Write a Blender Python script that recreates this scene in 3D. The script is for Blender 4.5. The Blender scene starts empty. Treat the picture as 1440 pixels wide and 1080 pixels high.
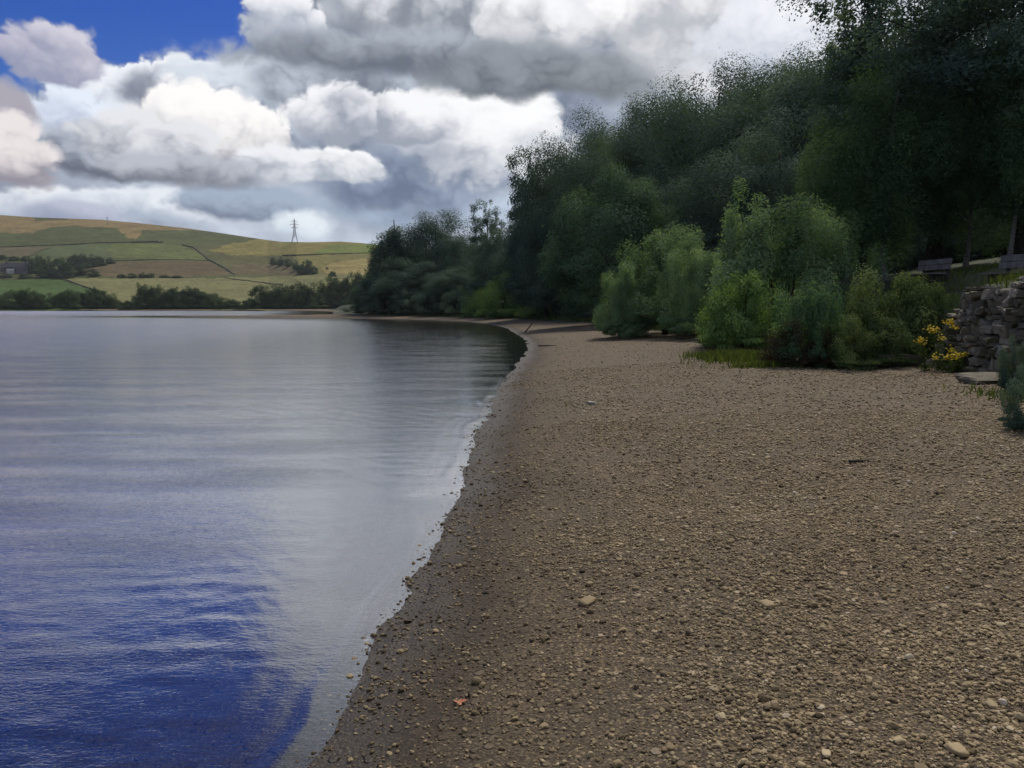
import bpy, math, random
import numpy as np
from mathutils import Vector, noise as mnoise

rng = np.random.default_rng(7)
random.seed(7)
S = bpy.context.scene
COL = S.collection
R = math.radians

# ------------------------------------------------------------------ camera
CAMZ = 1.75
PITCH = R(5.25)
FPX = 1175.0
cam = bpy.data.cameras.new("camera")
cam.sensor_width = 36.0
cam.lens = FPX / 1440 * 36
cam.clip_start = 0.05
cam.clip_end = 20000
camo = bpy.data.objects.new("camera", cam)
COL.objects.link(camo)
camo.location = (0, 0, CAMZ)
camo.rotation_euler = (R(90) - PITCH, 0, 0)
S.camera = camo


def ray(X, Y):
    cx = (X - 720) / FPX
    cy = (540 - Y) / FPX
    return np.array([cx, math.cos(PITCH) + math.sin(PITCH) * cy, -math.sin(PITCH) + math.cos(PITCH) * cy])


def at(X, Y, y):
    """point of the place seen at photo pixel X,Y when it stands y metres ahead"""
    d = ray(X, Y)
    t = y / d[1]
    return np.array([d[0] * t, y, CAMZ + d[2] * t])


# ------------------------------------------------------------------ mesh helpers
def mesh_np(name, V, F, mats=(), smooth=False, attrs=None, mat_idx=None):
    """V (n,3); F list of (m,k) int arrays"""
    if not isinstance(F, (list, tuple)):
        F = [F]
    F = [np.asarray(f, np.int32) for f in F if len(f)]
    V = np.asarray(V, np.float32)
    me = bpy.data.meshes.new(name)
    me.vertices.add(len(V))
    me.vertices.foreach_set("co", V.ravel())
    tot = np.concatenate([np.full(len(f), f.shape[1], np.int32) for f in F])
    idx = np.concatenate([f.ravel() for f in F])
    me.loops.add(len(idx))
    me.loops.foreach_set("vertex_index", idx)
    me.polygons.add(len(tot))
    st = np.zeros(len(tot), np.int32)
    st[1:] = np.cumsum(tot)[:-1]
    me.polygons.foreach_set("loop_start", st)
    for m in mats:
        me.materials.append(m)
    if mat_idx is not None:
        me.polygons.foreach_set("material_index", np.asarray(mat_idx, np.int32))
    me.polygons.foreach_set("use_smooth", np.full(len(tot), bool(smooth)))
    me.update(calc_edges=True)
    for k, (dom, typ, arr) in (attrs or {}).items():
        a = me.attributes.new(k, typ, dom)
        if typ == 'FLOAT':
            a.data.foreach_set("value", np.asarray(arr, np.float32).ravel())
        else:
            a.data.foreach_set("color", np.asarray(arr, np.float32).ravel())
    return me


def link(name, me, parent=None, loc=(0, 0, 0), rot=(0, 0, 0), scale=(1, 1, 1)):
    o = bpy.data.objects.new(name, me)
    COL.objects.link(o)
    o.location = loc
    o.rotation_euler = rot
    o.scale = scale
    if parent:
        o.parent = parent
    return o


def tag(o, label=None, cat=None, group=None, kind=None):
    if label:
        o["label"] = label
    if cat:
        o["category"] = cat
    if group:
        o["group"] = group
    if kind:
        o["kind"] = kind
    return o


class MB:
    """collects shapes into one mesh"""

    def __init__(s):
        s.V = []
        s.F4 = []
        s.F3 = []
        s.n = 0

    def add(s, V, F4=None, F3=None):
        V = np.asarray(V, float)
        if F4 is not None and len(F4):
            s.F4.append(np.asarray(F4) + s.n)
        if F3 is not None and len(F3):
            s.F3.append(np.asarray(F3) + s.n)
        s.V.append(V)
        s.n += len(V)

    def box(s, c, size, rz=0, tilt=0):
        x, y, z = [q / 2 for q in size]
        P = np.array([[-x, -y, -z], [x, -y, -z], [x, y, -z], [-x, y, -z], [-x, -y, z], [x, -y, z], [x, y, z], [-x, y, z]])
        if tilt:
            ct, st = math.cos(tilt), math.sin(tilt)
            P = np.stack([P[:, 0], P[:, 1] * ct - P[:, 2] * st, P[:, 1] * st + P[:, 2] * ct], 1)
        cr, sr = math.cos(rz), math.sin(rz)
        P = np.stack([P[:, 0] * cr - P[:, 1] * sr, P[:, 0] * sr + P[:, 1] * cr, P[:, 2]], 1) + np.array(c)
        s.add(P, [[0, 3, 2, 1], [4, 5, 6, 7], [0, 1, 5, 4], [1, 2, 6, 5], [2, 3, 7, 6], [3, 0, 4, 7]])

    def tube(s, pts, rad, sides=6):
        pts = np.asarray(pts, float)
        n = len(pts)
        rad = np.broadcast_to(np.asarray(rad, float), (n,))
        tan = np.gradient(pts, axis=0)
        tan /= np.linalg.norm(tan, axis=1)[:, None] + 1e-9
        ref = np.array([0, 0, 1.0]) if abs(tan[0][2]) < 0.9 else np.array([1.0, 0, 0])
        a = np.cross(tan, ref)
        a /= np.linalg.norm(a, axis=1)[:, None] + 1e-9
        b = np.cross(tan, a)
        th = np.linspace(0, 2 * math.pi, sides, endpoint=False)
        ring = a[:, None, :] * np.cos(th)[None, :, None] + b[:, None, :] * np.sin(th)[None, :, None]
        V = (pts[:, None, :] + ring * rad[:, None, None]).reshape(-1, 3)
        i = np.arange(n - 1)[:, None] * sides
        j = np.arange(sides)[None, :]
        k = (np.arange(sides) + 1)[None, :] % sides
        F = np.stack([i + j, i + k, i + sides + k, i + sides + j], -1).reshape(-1, 4)
        s.add(V, F)
        c0 = len(V)
        V2 = np.array([pts[-1] + tan[-1] * rad[-1] * .3])
        base = (n - 1) * sides
        s.V[-1] = np.concatenate([V, V2])
        s.F3.append(np.array([[base + q, base + (q + 1) % sides, c0] for q in range(sides)]) + s.n - c0)
        s.n += 1

    def mesh(s, name, mats, smooth=False, attrs=None):
        F = []
        if s.F4:
            F.append(np.concatenate(s.F4))
        if s.F3:
            F.append(np.concatenate(s.F3))
        return mesh_np(name, np.concatenate(s.V), F, mats, smooth, attrs)


# ------------------------------------------------------------------ node helper
class NT:
    def __init__(s, tree):
        s.t = tree
        s.n = tree.nodes
        s.l = tree.links

    def node(s, typ, **kw):
        nd = s.n.new(typ)
        for k, v in kw.items():
            setattr(nd, k, v)
        return nd

    def put(s, sock, v):
        if isinstance(v, bpy.types.NodeSocket):
            s.l.new(v, sock)
        else:
            if sock.type == 'RGBA' and len(v) == 3:
                v = (*v, 1)
            sock.default_value = v

    def m(s, op, a, b=0.0, c=None, clamp=False):
        nd = s.node('ShaderNodeMath', operation=op)
        nd.use_clamp = clamp
        s.put(nd.inputs[0], a)
        s.put(nd.inputs[1], b)
        if c is not None:
            s.put(nd.inputs[2], c)
        return nd.outputs[0]

    def vm(s, op, a, b=(0, 0, 0), scale=None):
        nd = s.node('ShaderNodeVectorMath', operation=op)
        s.put(nd.inputs[0], a)
        if op == 'SCALE':
            s.put(nd.inputs['Scale'], scale)
        else:
            s.put(nd.inputs[1], b)
        return nd.outputs[0]

    def mix(s, f, a, b, blend='MIX'):
        nd = s.node('ShaderNodeMix', data_type='RGBA', blend_type=blend)
        nd.clamp_factor = True
        s.put(nd.inputs[0], f)
        s.put(nd.inputs[6], a)
        s.put(nd.inputs[7], b)
        return nd.outputs[2]

    def ss(s, x, lo, hi, tlo=0.0, thi=1.0, kind='SMOOTHSTEP'):
        nd = s.node('ShaderNodeMapRange', interpolation_type=kind)
        nd.clamp = True
        s.put(nd.inputs[0], x)
        for i, v in enumerate((lo, hi, tlo, thi)):
            s.put(nd.inputs[1 + i], v)
        return nd.outputs[0]

    def noise(s, vec, scale, detail=4, rough=.5, dist=0.0, out=0):
        nd = s.node('ShaderNodeTexNoise')
        s.put(nd.inputs['Vector'], vec)
        nd.inputs['Scale'].default_value = scale
        nd.inputs['Detail'].default_value = detail
        nd.inputs['Roughness'].default_value = rough
        nd.inputs['Distortion'].default_value = dist
        return nd.outputs[out]

    def voro(s, vec, scale, feature='F1', out='Distance', rand=1.0, detail=0, smooth=None):
        nd = s.node('ShaderNodeTexVoronoi', feature=feature)
        s.put(nd.inputs['Vector'], vec)
        nd.inputs['Scale'].default_value = scale
        nd.inputs['Randomness'].default_value = rand
        if 'Detail' in nd.inputs:
            nd.inputs['Detail'].default_value = detail
        if smooth is not None:
            nd.inputs['Smoothness'].default_value = smooth
        return nd.outputs[out]

    def ramp(s, f, stops):
        nd = s.node('ShaderNodeValToRGB')
        cr = nd.color_ramp
        while len(cr.elements) < len(stops):
            cr.elements.new(.5)
        for e, (p, c) in zip(cr.elements, stops):
            e.position = p
            e.color = (*c, 1)
        s.put(nd.inputs[0], f)
        return nd.outputs[0]

    def bump(s, h, dist, strength=1.0, normal=None):
        nd = s.node('ShaderNodeBump')
        s.put(nd.inputs['Height'], h)
        nd.inputs['Distance'].default_value = dist
        nd.inputs['Strength'].default_value = strength
        if normal is not None:
            s.put(nd.inputs['Normal'], normal)
        return nd.outputs[0]

    def attr(s, name, out='Fac'):
        nd = s.node('ShaderNodeAttribute', attribute_name=name)
        return nd.outputs[out]


def mat(name):
    m = bpy.data.materials.new(name)
    m.use_nodes = True
    nt = NT(m.node_tree)
    nt.n.clear()
    out = nt.node('ShaderNodeOutputMaterial')
    return m, nt, out


def pbsdf(nt, out, col, rough=.8, spec=.3, normal=None):
    b = nt.node('ShaderNodeBsdfPrincipled')
    nt.put(b.inputs['Base Color'], col)
    nt.put(b.inputs['Roughness'], rough)
    nt.put(b.inputs['Specular IOR Level'], spec)
    if normal is not None:
        nt.put(b.inputs['Normal'], normal)
    nt.l.new(b.outputs[0], out.inputs[0])
    return b


def geo_pos(nt):
    return nt.node('ShaderNodeNewGeometry').outputs['Position']


def obj_co(nt):
    return nt.node('ShaderNodeTexCoord').outputs['Object']


def simple_mat(name, c1, c2, scale=8, rough=.85, spec=.2, bump=0.0, detail=6):
    m, nt, out = mat(name)
    n = nt.noise(obj_co(nt), scale, detail, .6)
    col = nt.mix(nt.ss(n, .3, .7), c1, c2)
    pbsdf(nt, out, col, rough, spec, nt.bump(n, bump) if bump else None)
    return m


def leaf_mat(name, c_dark, c_mid, c_light, trans=.3):
    m, nt, out = mat(name)
    t = nt.attr('tint')
    oi = nt.node('ShaderNodeObjectInfo').outputs['Random']
    f = nt.m('ADD', nt.m('MULTIPLY', oi, .22), nt.m('SUBTRACT', t, .11))
    col = nt.ramp(f, [(0.0, c_dark), (.5, c_mid), (1.0, c_light)])
    b = nt.node('ShaderNodeBsdfPrincipled')
    nt.put(b.inputs['Base Color'], col)
    b.inputs['Roughness'].default_value = .75
    b.inputs['Specular IOR Level'].default_value = .03
    tr = nt.node('ShaderNodeBsdfTranslucent')
    nt.put(tr.inputs[0], nt.mix(1.0, col, (1.3, 1.35, .6), 'MULTIPLY'))
    mx = nt.node('ShaderNodeMixShader')
    mx.inputs[0].default_value = trans
    nt.l.new(b.outputs[0], mx.inputs[1])
    nt.l.new(tr.outputs[0], mx.inputs[2])
    nt.l.new(mx.outputs[0], out.inputs[0])
    return m


# ------------------------------------------------------------------ clouds (computed here, used by the world)
_ct = np.random.default_rng(99).random((4, 512, 512)).astype(np.float32)


def _vn(x, y, ch):
    xi = np.floor(x).astype(np.int32)
    yi = np.floor(y).astype(np.int32)
    fx = (x - xi).astype(np.float32)
    fy = (y - yi).astype(np.float32)
    fx = fx * fx * fx * (fx * (fx * 6 - 15) + 10)
    fy = fy * fy * fy * (fy * (fy * 6 - 15) + 10)
    T = _ct[ch]
    x0, x1, y0, y1 = xi & 511, (xi + 1) & 511, yi & 511, (yi + 1) & 511
    return (T[x0, y0] * (1 - fx) + T[x1, y0] * fx) * (1 - fy) + (T[x0, y1] * (1 - fx) + T[x1, y1] * fx) * fy


def fbm(x, y, octv, ch=0, gain=.5):
    a, s, t = 1.0, 0.0, 0.0
    for o in range(octv):
        s = s + a * _vn(x + 17.3 * o, y + 9.1 * o, ch)
        t += a
        a *= gain
        x, y = x * 1.93 + .4 * y * .5, y * 1.93 - .4 * x * .26
    return s / t - .5


def worley(x, y):
    xi = np.floor(x).astype(np.int32)
    yi = np.floor(y).astype(np.int32)
    best = np.full(x.shape, 9.0, np.float32)
    for i in (-1, 0, 1):
        for j in (-1, 0, 1):
            cx, cy = xi + i, yi + j
            px = cx + _ct[1][cx & 511, cy & 511]
            py = cy + _ct[2][cx & 511, cy & 511]
            best = np.minimum(best, (x - px) ** 2 + (y - py) ** 2)
    return 1 - np.clip(best, 0, 1)


def sst(x, a, b):
    t = np.clip((x - a) / (b - a), 0, 1)
    return t * t * (3 - 2 * t)


# X, Y, rx, ry, base colour, top colour, edge softness, bumpiness, shade depth
GREY = (.30, .335, .40)
WHITE = (.86, .87, .89)
PUFFS = [
    (60, 300, 130, 32, (.46, .52, .62), (.84, .86, .90), .5, .8, 1.0),
    (210, 292, 130, 26, (.46, .52, .62), (.82, .85, .90), .5, .8, 1.0),
    (110, 306, 70, 18, (.34, .38, .50), (.55, .58, .68), .6, .7, .8),
    (600, 295, 190, 40, (.28, .35, .47), (.56, .64, .75), .9, .7, .8),
    (575, 262, 150, 56, (.18, .225, .32), (.40, .46, .58), .7, .8, 1.0),
    (345, 290, 100, 27, (.21, .25, .34), (.42, .49, .60), .5, .9, 1.0),
    (432, 318, 46, 24, (.55, .64, .73), (.84, .89, .93), .9, 1.0, .5),
    (640, 232, 110, 50, (.26, .31, .40), (.58, .63, .72), .7, .8, 1.0),
    (205, 158, 95, 52, (.46, .52, .63), (.88, .90, .94), .22, 1.0, .8),
    (110, 190, 66, 58, (.38, .45, .58), (.80, .85, .94), .25, 1.0, 1.0),
    (88, 86, 66, 36, (.36, .38, .50), (.68, .66, .74), .3, 1.0, .9),
    (30, 78, 44, 16, (.36, .38, .50), (.60, .58, .68), .5, 1.0, .9),
    (300, 142, 88, 42, (.42, .47, .56), (.92, .92, .94), .2, 1.0, .8),
    (245, 140, 60, 30, (.28, .30, .37), (.58, .61, .68), .5, .8, 1.0),
    (355, 150, 95, 60, (.30, .34, .42), (.70, .75, .82), .5, .8, 1.0),
    (470, 130, 130, 40, (.24, .27, .33), (.60, .65, .72), .7, .8, 1.0),
    (690, 190, 135, 68, (.46, .49, .56), (.94, .94, .95), .4, 1.0, .9),
    (760, 215, 80, 50, (.60, .63, .68), (.95, .95, .96), .6, 1.0, .7),
    (575, 178, 70, 40, (.38, .41, .48), (.92, .92, .94), .3, 1.0, .9),
    (480, 172, 60, 42, (.38, .41, .48), (.90, .90, .93), .3, 1.0, .9),
    (930, 60, 210, 90, (.52, .54, .58), (.95, .94, .95), .6, 1.0, .8),
    (1090, 70, 150, 80, (.56, .60, .68), (.88, .89, .93), .7, .9, .7),
    (520, 30, 160, 86, (.28, .31, .37), (.80, .82, .87), .25, 1.0, 1.0),
    (410, 45, 58, 50, (.42, .46, .54), (.90, .90, .93), .2, 1.0, .8),
    (640, 15, 170, 84, (.30, .33, .38), (.78, .79, .83), .5, .9, 1.0),
    (540, 90, 230, 36, (.19, .215, .26), (.46, .50, .56), .7, .8, .8),
    (730, 42, 62, 46, (.42, .44, .48), (.92, .92, .94), .6, 1.0, .7),
    (745, 112, 160, 40, (.14, .16, .19), (.33, .36, .40), .6, .7, .8),
    (850, 125, 110, 34, (.21, .235, .26), (.40, .43, .46), .9, .7, .8),
    (185, 222, 125, 46, (.17, .19, .245), (.50, .54, .62), .5, .8, 1.1),
    (290, 190, 100, 56, (.42, .42, .46), (.97, .95, .94), .3, 1.0, .8),
    (215, 205, 80, 44, (.30, .32, .38), (.80, .81, .84), .5, .9, 1.0),
    (270, 246, 120, 24, (.20, .215, .26), (.54, .56, .62), .7, .8, 1.0),
    (475, 236, 66, 28, (.44, .48, .55), (.94, .94, .95), .3, 1.0, .8),
    (400, 238, 60, 26, (.40, .43, .50), (.86, .87, .90), .5, 1.0, .9),
    (-10, 165, 66, 46, (.22, .22, .28), (.46, .44, .50), .4, .9, .9),
    (15, 225, 62, 44, (.34, .32, .37), (.84, .79, .79), .4, 1.0, .9),
]


def cloud_map(AZ, EL):
    """linear RGB of the cloud and its cover for directions AZ, EL (radians)"""
    AZ = AZ.astype(np.float32)
    EL = EL.astype(np.float32)
    x, y = AZ, EL * 1.15
    w1 = fbm(x * 9, y * 9, 3, 0)
    w2 = fbm(x * 9 + 40, y * 9, 3, 1)
    f1 = fbm(x * 34, y * 34, 5, 2, .55)
    f2 = fbm(x * 34 + 90, y * 34, 5, 3, .55)
    qx = x + .035 * w1 + .030 * f1
    qy = y + .035 * w2 + .030 * f2
    W1 = worley(qx * 17, qy * 19)
    W2 = worley(qx * 41 + 3, qy * 44)
    W3 = worley(qx * 96 + 8, qy * 100)
    bil = .52 * W1 + .30 * W2 + .18 * W3 - .62
    soft = fbm(x * 12 + 5, y * 15, 7, 1, .52)
    # blanket of cloud, open on the left above the cumulus
    E = FPX * EL
    Xp = 720 + FPX * AZ
    e1 = (Xp - 372) + 110 * w1 + 120 * soft + 40 * bil
    e2 = (284 - 46 * sst(Xp, 160, 90) - E) + 70 * w2 + 120 * soft + 50 * bil
    al = np.maximum(sst(e1, -14, 26), sst(e2, -12, 22))
    far = sst(np.abs(AZ), 1.0, 1.5)
    brk = sst(fbm(x * 3.2, y * 4, 5, 3) + .09, -.06, .08)  # unseen broken cloud behind; extra cover added to light camera-facing surfaces
    al = al * (1 - far) + brk * far
    lit = np.clip(.5 + 1.9 * soft + .5 * bil, 0, 1)[..., None]
    rgb = np.array((.24, .28, .36), np.float32) * (1 - lit) + np.array((.60, .65, .74), np.float32) * lit
    dark = sst(fbm(x * 5 + 3, y * 6 + 8, 3, 2), -.05, .12)[..., None] * sst(EL, .38, .5)[..., None]
    rgb = rgb * (1 - .45 * dark)
    hor = sst(EL, .115, .0)[..., None]
    veil = np.clip(.55 + 1.8 * soft, 0, 1)[..., None]
    rgb = rgb * (1 - .8 * hor) + .8 * hor * (np.array((.50, .58, .70), np.float32) * (1 - veil) + np.array((.84, .89, .94), np.float32) * veil)
    for k, (X, Y, rx, ry, base, top, sf, bm, dp) in enumerate(PUFFS):
        a0 = math.atan((X - 720) / FPX)
        e0 = math.atan((432 - Y) / FPX * math.cos(a0))
        box = (np.abs(AZ - a0) < 2.0 * rx / FPX) & (np.abs(EL - e0) < 2.2 * ry / FPX)
        if not box.any():
            continue
        r = np.where(box.any(1))[0]
        c = np.where(box.any(0))[0]
        sl = (slice(r[0], r[-1] + 1), slice(c[0], c[-1] + 1))
        o = 3.7 * k
        px, py = AZ[sl], EL[sl] * 1.15
        cw1, cw2 = fbm(px * 14 + o, py * 14, 3, 0), fbm(px * 14 - o, py * 14 + 7, 3, 1)
        u = (AZ[sl] - a0) / (rx / FPX) + .55 * cw1 + .35 * f1[sl]
        v = (EL[sl] - e0) / (ry / FPX) + .55 * cw2 + .35 * f2[sl]
        v = np.where(v < 0, v * 1.15, v)
        b = bil[sl]
        g = 1 - np.sqrt(u * u + v * v)
        f = g + bm * (.75 * b + .55 * soft[sl])
        a = sst(f, 0, sf * .75)
        # light from the upper right: how much of the puff lies between here and the light
        h = np.clip(.37 + .46 * v + .14 * u + .95 * b + 1.1 * soft[sl] + .15 * cw1, -.3, 1.3)
        h = h + .25 * (1 - sst(f, 0, .5)) * sst(v, -.3, .6)
        t = sst(.5 + (h - .5) * 1.0 * dp + (.04 if dp < 1 else 0), .10, .92)[..., None]
        cc = np.array(base, np.float32) * (1 - t) + np.array(top, np.float32) * t
        rgb[sl] = rgb[sl] * (1 - a[..., None]) + cc * a[..., None]
        al[sl] = al[sl] + (1 - al[sl]) * a
    return rgb ** 1.22 * 1.06, np.clip(al, 0, 1)


# ------------------------------------------------------------------ world: sky with cumulus clouds
SUN_EL, SUN_AZ = R(52), R(24)      # azimuth measured from +Y towards +X


def cloud_image(name, az0, az1, el0, el1, w, h):
    az = np.linspace(az0, az1, w)
    el = np.linspace(el0, el1, h)
    AZ, EL = np.meshgrid(az, el)
    rgb, al = cloud_map(AZ, EL)
    im = bpy.data.images.new(name, w, h, alpha=True, float_buffer=True)
    im.colorspace_settings.name = 'Non-Color'
    im.alpha_mode = 'CHANNEL_PACKED'
    im.pixels.foreach_set(np.concatenate([rgb, al[..., None]], -1).astype(np.float32).ravel())
    im.update()
    return im


def build_world():
    w = bpy.data.worlds.new("World")
    S.world = w
    w.use_nodes = True
    nt = NT(w.node_tree)
    nt.n.clear()
    out = nt.node('ShaderNodeOutputWorld')
    bg = nt.node('ShaderNodeBackground')
    bg.inputs[1].default_value = .1
    nt.l.new(bg.outputs[0], out.inputs[0])
    sky = nt.node('ShaderNodeTexSky', sky_type='NISHITA')
    sky.sun_disc = False
    sky.sun_elevation = SUN_EL
    sky.sun_rotation = SUN_AZ
    sky.altitude = 200
    sky.air_density = 1.0
    sky.dust_density = .4
    sky.ozone_density = 3.0
    hs = nt.node('ShaderNodeHueSaturation')
    hs.inputs['Hue'].default_value = .53
    hs.inputs['Saturation'].default_value = 1.5
    hs.inputs['Value'].default_value = SKYV
    nt.l.new(sky.outputs[0], hs.inputs['Color'])
    d = nt.node('ShaderNodeTexCoord').outputs['Generated']
    sp = nt.node('ShaderNodeSeparateXYZ')
    nt.l.new(d, sp.inputs[0])
    az = nt.m('ARCTAN2', sp.outputs[0], sp.outputs[1])
    el = nt.m('ARCSINE', sp.outputs[2])

    def lookup(im, az0, az1, el0, el1):
        nd = nt.node('ShaderNodeTexImage', image=im, extension='EXTEND', interpolation='Linear')
        cb = nt.node('ShaderNodeCombineXYZ')
        nt.put(cb.inputs[0], nt.ss(az, az0, az1, kind='LINEAR'))
        nt.put(cb.inputs[1], nt.ss(el, el0, el1, kind='LINEAR'))
        nt.l.new(cb.outputs[0], nd.inputs[0])
        return nd.outputs[0], nd.outputs[1]
    F = (R(-42), R(42), R(-1), R(37))
    G = (-math.pi, math.pi, R(-90), R(90))
    c1, a1 = lookup(cloud_image("cloud_cover_front", *F, 1700, 760), *F)
    c0, a0 = lookup(cloud_image("cloud_cover_all", *G, 1000, 500), *G)
    inside = nt.m('MULTIPLY', nt.ss(nt.m('ABSOLUTE', az), R(38), R(42), 1, 0), nt.m('MULTIPLY', nt.ss(el, R(33), R(37), 1, 0), nt.ss(el, R(-1), R(-.5))))
    c = nt.mix(inside, c0, c1)
    f = nt.node('ShaderNodeMix', data_type='FLOAT')
    nt.put(f.inputs[0], inside)
    nt.put(f.inputs[2], a0)
    nt.put(f.inputs[3], a1)
    c = nt.vm('SCALE', c, scale=8.0)
    nt.put(bg.inputs[0], nt.mix(f.outputs[0], hs.outputs[0], c))
    w.cycles.sampling_method = 'MANUAL'
    w.cycles.sample_map_resolution = 1024


SKYV = .60
build_world()

sun = bpy.data.lights.new("sun", 'SUN')
sun.energy = 2.4
sun.angle = R(12)
sun.color = (1.0, .93, .82)
suno = bpy.data.objects.new("sun", sun)
COL.objects.link(suno)
dv = Vector((math.sin(SUN_AZ) * math.cos(SUN_EL), math.cos(SUN_AZ) * math.cos(SUN_EL), math.sin(SUN_EL)))
suno.rotation_euler = dv.to_track_quat('Z', 'Y').to_euler()
suno.location = (30, 30, 60)

# ------------------------------------------------------------------ terrain
SHORE = np.array([(-40, -400), (-14, -150), (-6, -60), (-2.6, -20), (-1.5, -5), (-1.1, 0), (-.86, 3.0), (-.78, 4.5), (-.64, 6.2), (-.56, 7.9),
                  (-.53, 11.5), (-.40, 16), (-.05, 23), (.40, 30.4), (.70, 38), (.75, 44), (.3, 54), (-.4, 69), (-2.2, 86), (-5.5, 103), (-13, 120), (-22, 130),
                  (-30, 138), (-44, 148), (-60, 156), (-66, 160), (-60, 162), (-46, 157), (-36, 156), (-33, 162), (-38, 185), (-50, 233), (-70, 330),
                  (-96, 415), (-130, 432), (-300, 440), (-600, 430), (-900, 300), (-900, -400)], float)
BANK = np.array([(7.4, -400), (7.4, -20), (7.4, 6), (8.1, 12), (8.75, 17.3), (9.6, 19), (10, 25), (10.5, 35), (10, 50), (9.5, 66), (7, 84), (3.5, 100), (-3, 117),
                 (-12, 132), (-24, 146), (-31, 160), (-36, 185), (-48, 233), (-66, 330), (-90, 420), (-90, 900), (900, 900), (900, -400)], float)


def sdf_poly(P, poly):
    """signed distance, positive inside"""
    d2 = np.full(len(P), 1e18)
    ins = np.zeros(len(P), bool)
    n = len(poly)
    for i in range(n):
        a, b = poly[i], poly[(i + 1) % n]
        ab = b - a
        t = np.clip(((P - a) @ ab) / (ab @ ab), 0, 1)
        q = P - a - t[:, None] * ab
        d2 = np.minimum(d2, (q * q).sum(1))
        c = (a[1] > P[:, 1]) != (b[1] > P[:, 1])
        if b[1] != a[1]:
            ins ^= c & (P[:, 0] < (b[0] - a[0]) * (P[:, 1] - a[1]) / (b[1] - a[1]) + a[0])
    d = np.sqrt(d2)
    return np.where(ins, d, -d)


def smooth(x):
    x = np.clip(x, 0, 1)
    return x * x * (3 - 2 * x)


_tab = rng.random((256, 256))


def vnoise(x, y):
    x = np.asarray(x, float)
    y = np.asarray(y, float)
    xi = np.floor(x).astype(int)
    yi = np.floor(y).astype(int)
    fx, fy = x - xi, y - yi
    fx = fx * fx * (3 - 2 * fx)
    fy = fy * fy * (3 - 2 * fy)
    g = lambda a, b: _tab[a & 255, b & 255]
    return (g(xi, yi) * (1 - fx) + g(xi + 1, yi) * fx) * (1 - fy) + (g(xi, yi + 1) * (1 - fx) + g(xi + 1, yi + 1) * fx) * fy - .5


def terrain(P):
    """height, shore distance (+ on land), bank distance (+ on the bank)"""
    P = np.asarray(P, float)
    x, y = P[:, 0], P[:, 1]
    s = -sdf_poly(P, SHORE)
    # little scallops in the waterline
    far = np.clip(np.hypot(x, y) / 60, .0, 6)
    s = s + (vnoise(x * 1.1 + 7, y * .9) * .16 + vnoise(x * 3.1, y * 2.7) * .05) * (1 + far)
    land = .80 * (1 - np.exp(-np.maximum(s, 0) / 8.0))
    bed = -.075 * np.maximum(-s, 0) ** .95
    bed = np.maximum(bed, -3.0 + .2 * vnoise(x * .05, y * .05))
    h = np.where(s > 0, land, bed)
    h += np.where(s > .4, 1, .0) * smooth((s - .4) / 2) * (.05 * vnoise(x * .55, y * .55) + .035 * vnoise(x * 1.7 + 9, y * 1.7))
    h += .012 * vnoise(x * 5, y * 5) * smooth(s / .5 + .5) + .006 * vnoise(x * 13, y * 13) * smooth(s / .5 + .5)
    b = sdf_poly(P, BANK)
    wid = np.where(y < 17, .7, .7 + np.clip((y - 17) / 4, 0, 1) * 3.5)
    rise = smooth((b - .15) / wid)
    h += rise * (1.55 + .25 * vnoise(x * .3, y * .3)) + np.clip(b - 5, 0, 45) * .15 * smooth((b - 3) / 3)
    h += .62 * smooth((b - .4) / 3.4) * np.where(y < 45, 1, .5)
    h += smooth(b / 2) * .12 * vnoise(x * 1.3, y * 1.3)
    return h, s, b


def hz(x, y):
    return float(terrain(np.array([[x, y]]))[0][0])


def polar_grid(az, rad):
    A, Rr = np.meshgrid(az, rad, indexing='xy')
    P = np.stack([np.sin(A) * Rr, np.cos(A) * Rr], -1).reshape(-1, 2)
    na, nr = len(az), len(rad)
    i = np.arange(nr - 1)[:, None] * na
    j = np.arange(na)[None, :]
    k = (np.arange(na) + 1)[None, :] % na
    F = np.stack([i + j, i + na + j, i + na + k, i + k], -1).reshape(-1, 4)
    return P, F[:, ::-1]


def az_steps(fine, lo, hi, coarse):
    a = list(np.arange(lo, hi, fine))
    b = list(np.arange(hi, 360 + lo, coarse))
    return np.radians(np.array(a + b))


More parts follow.
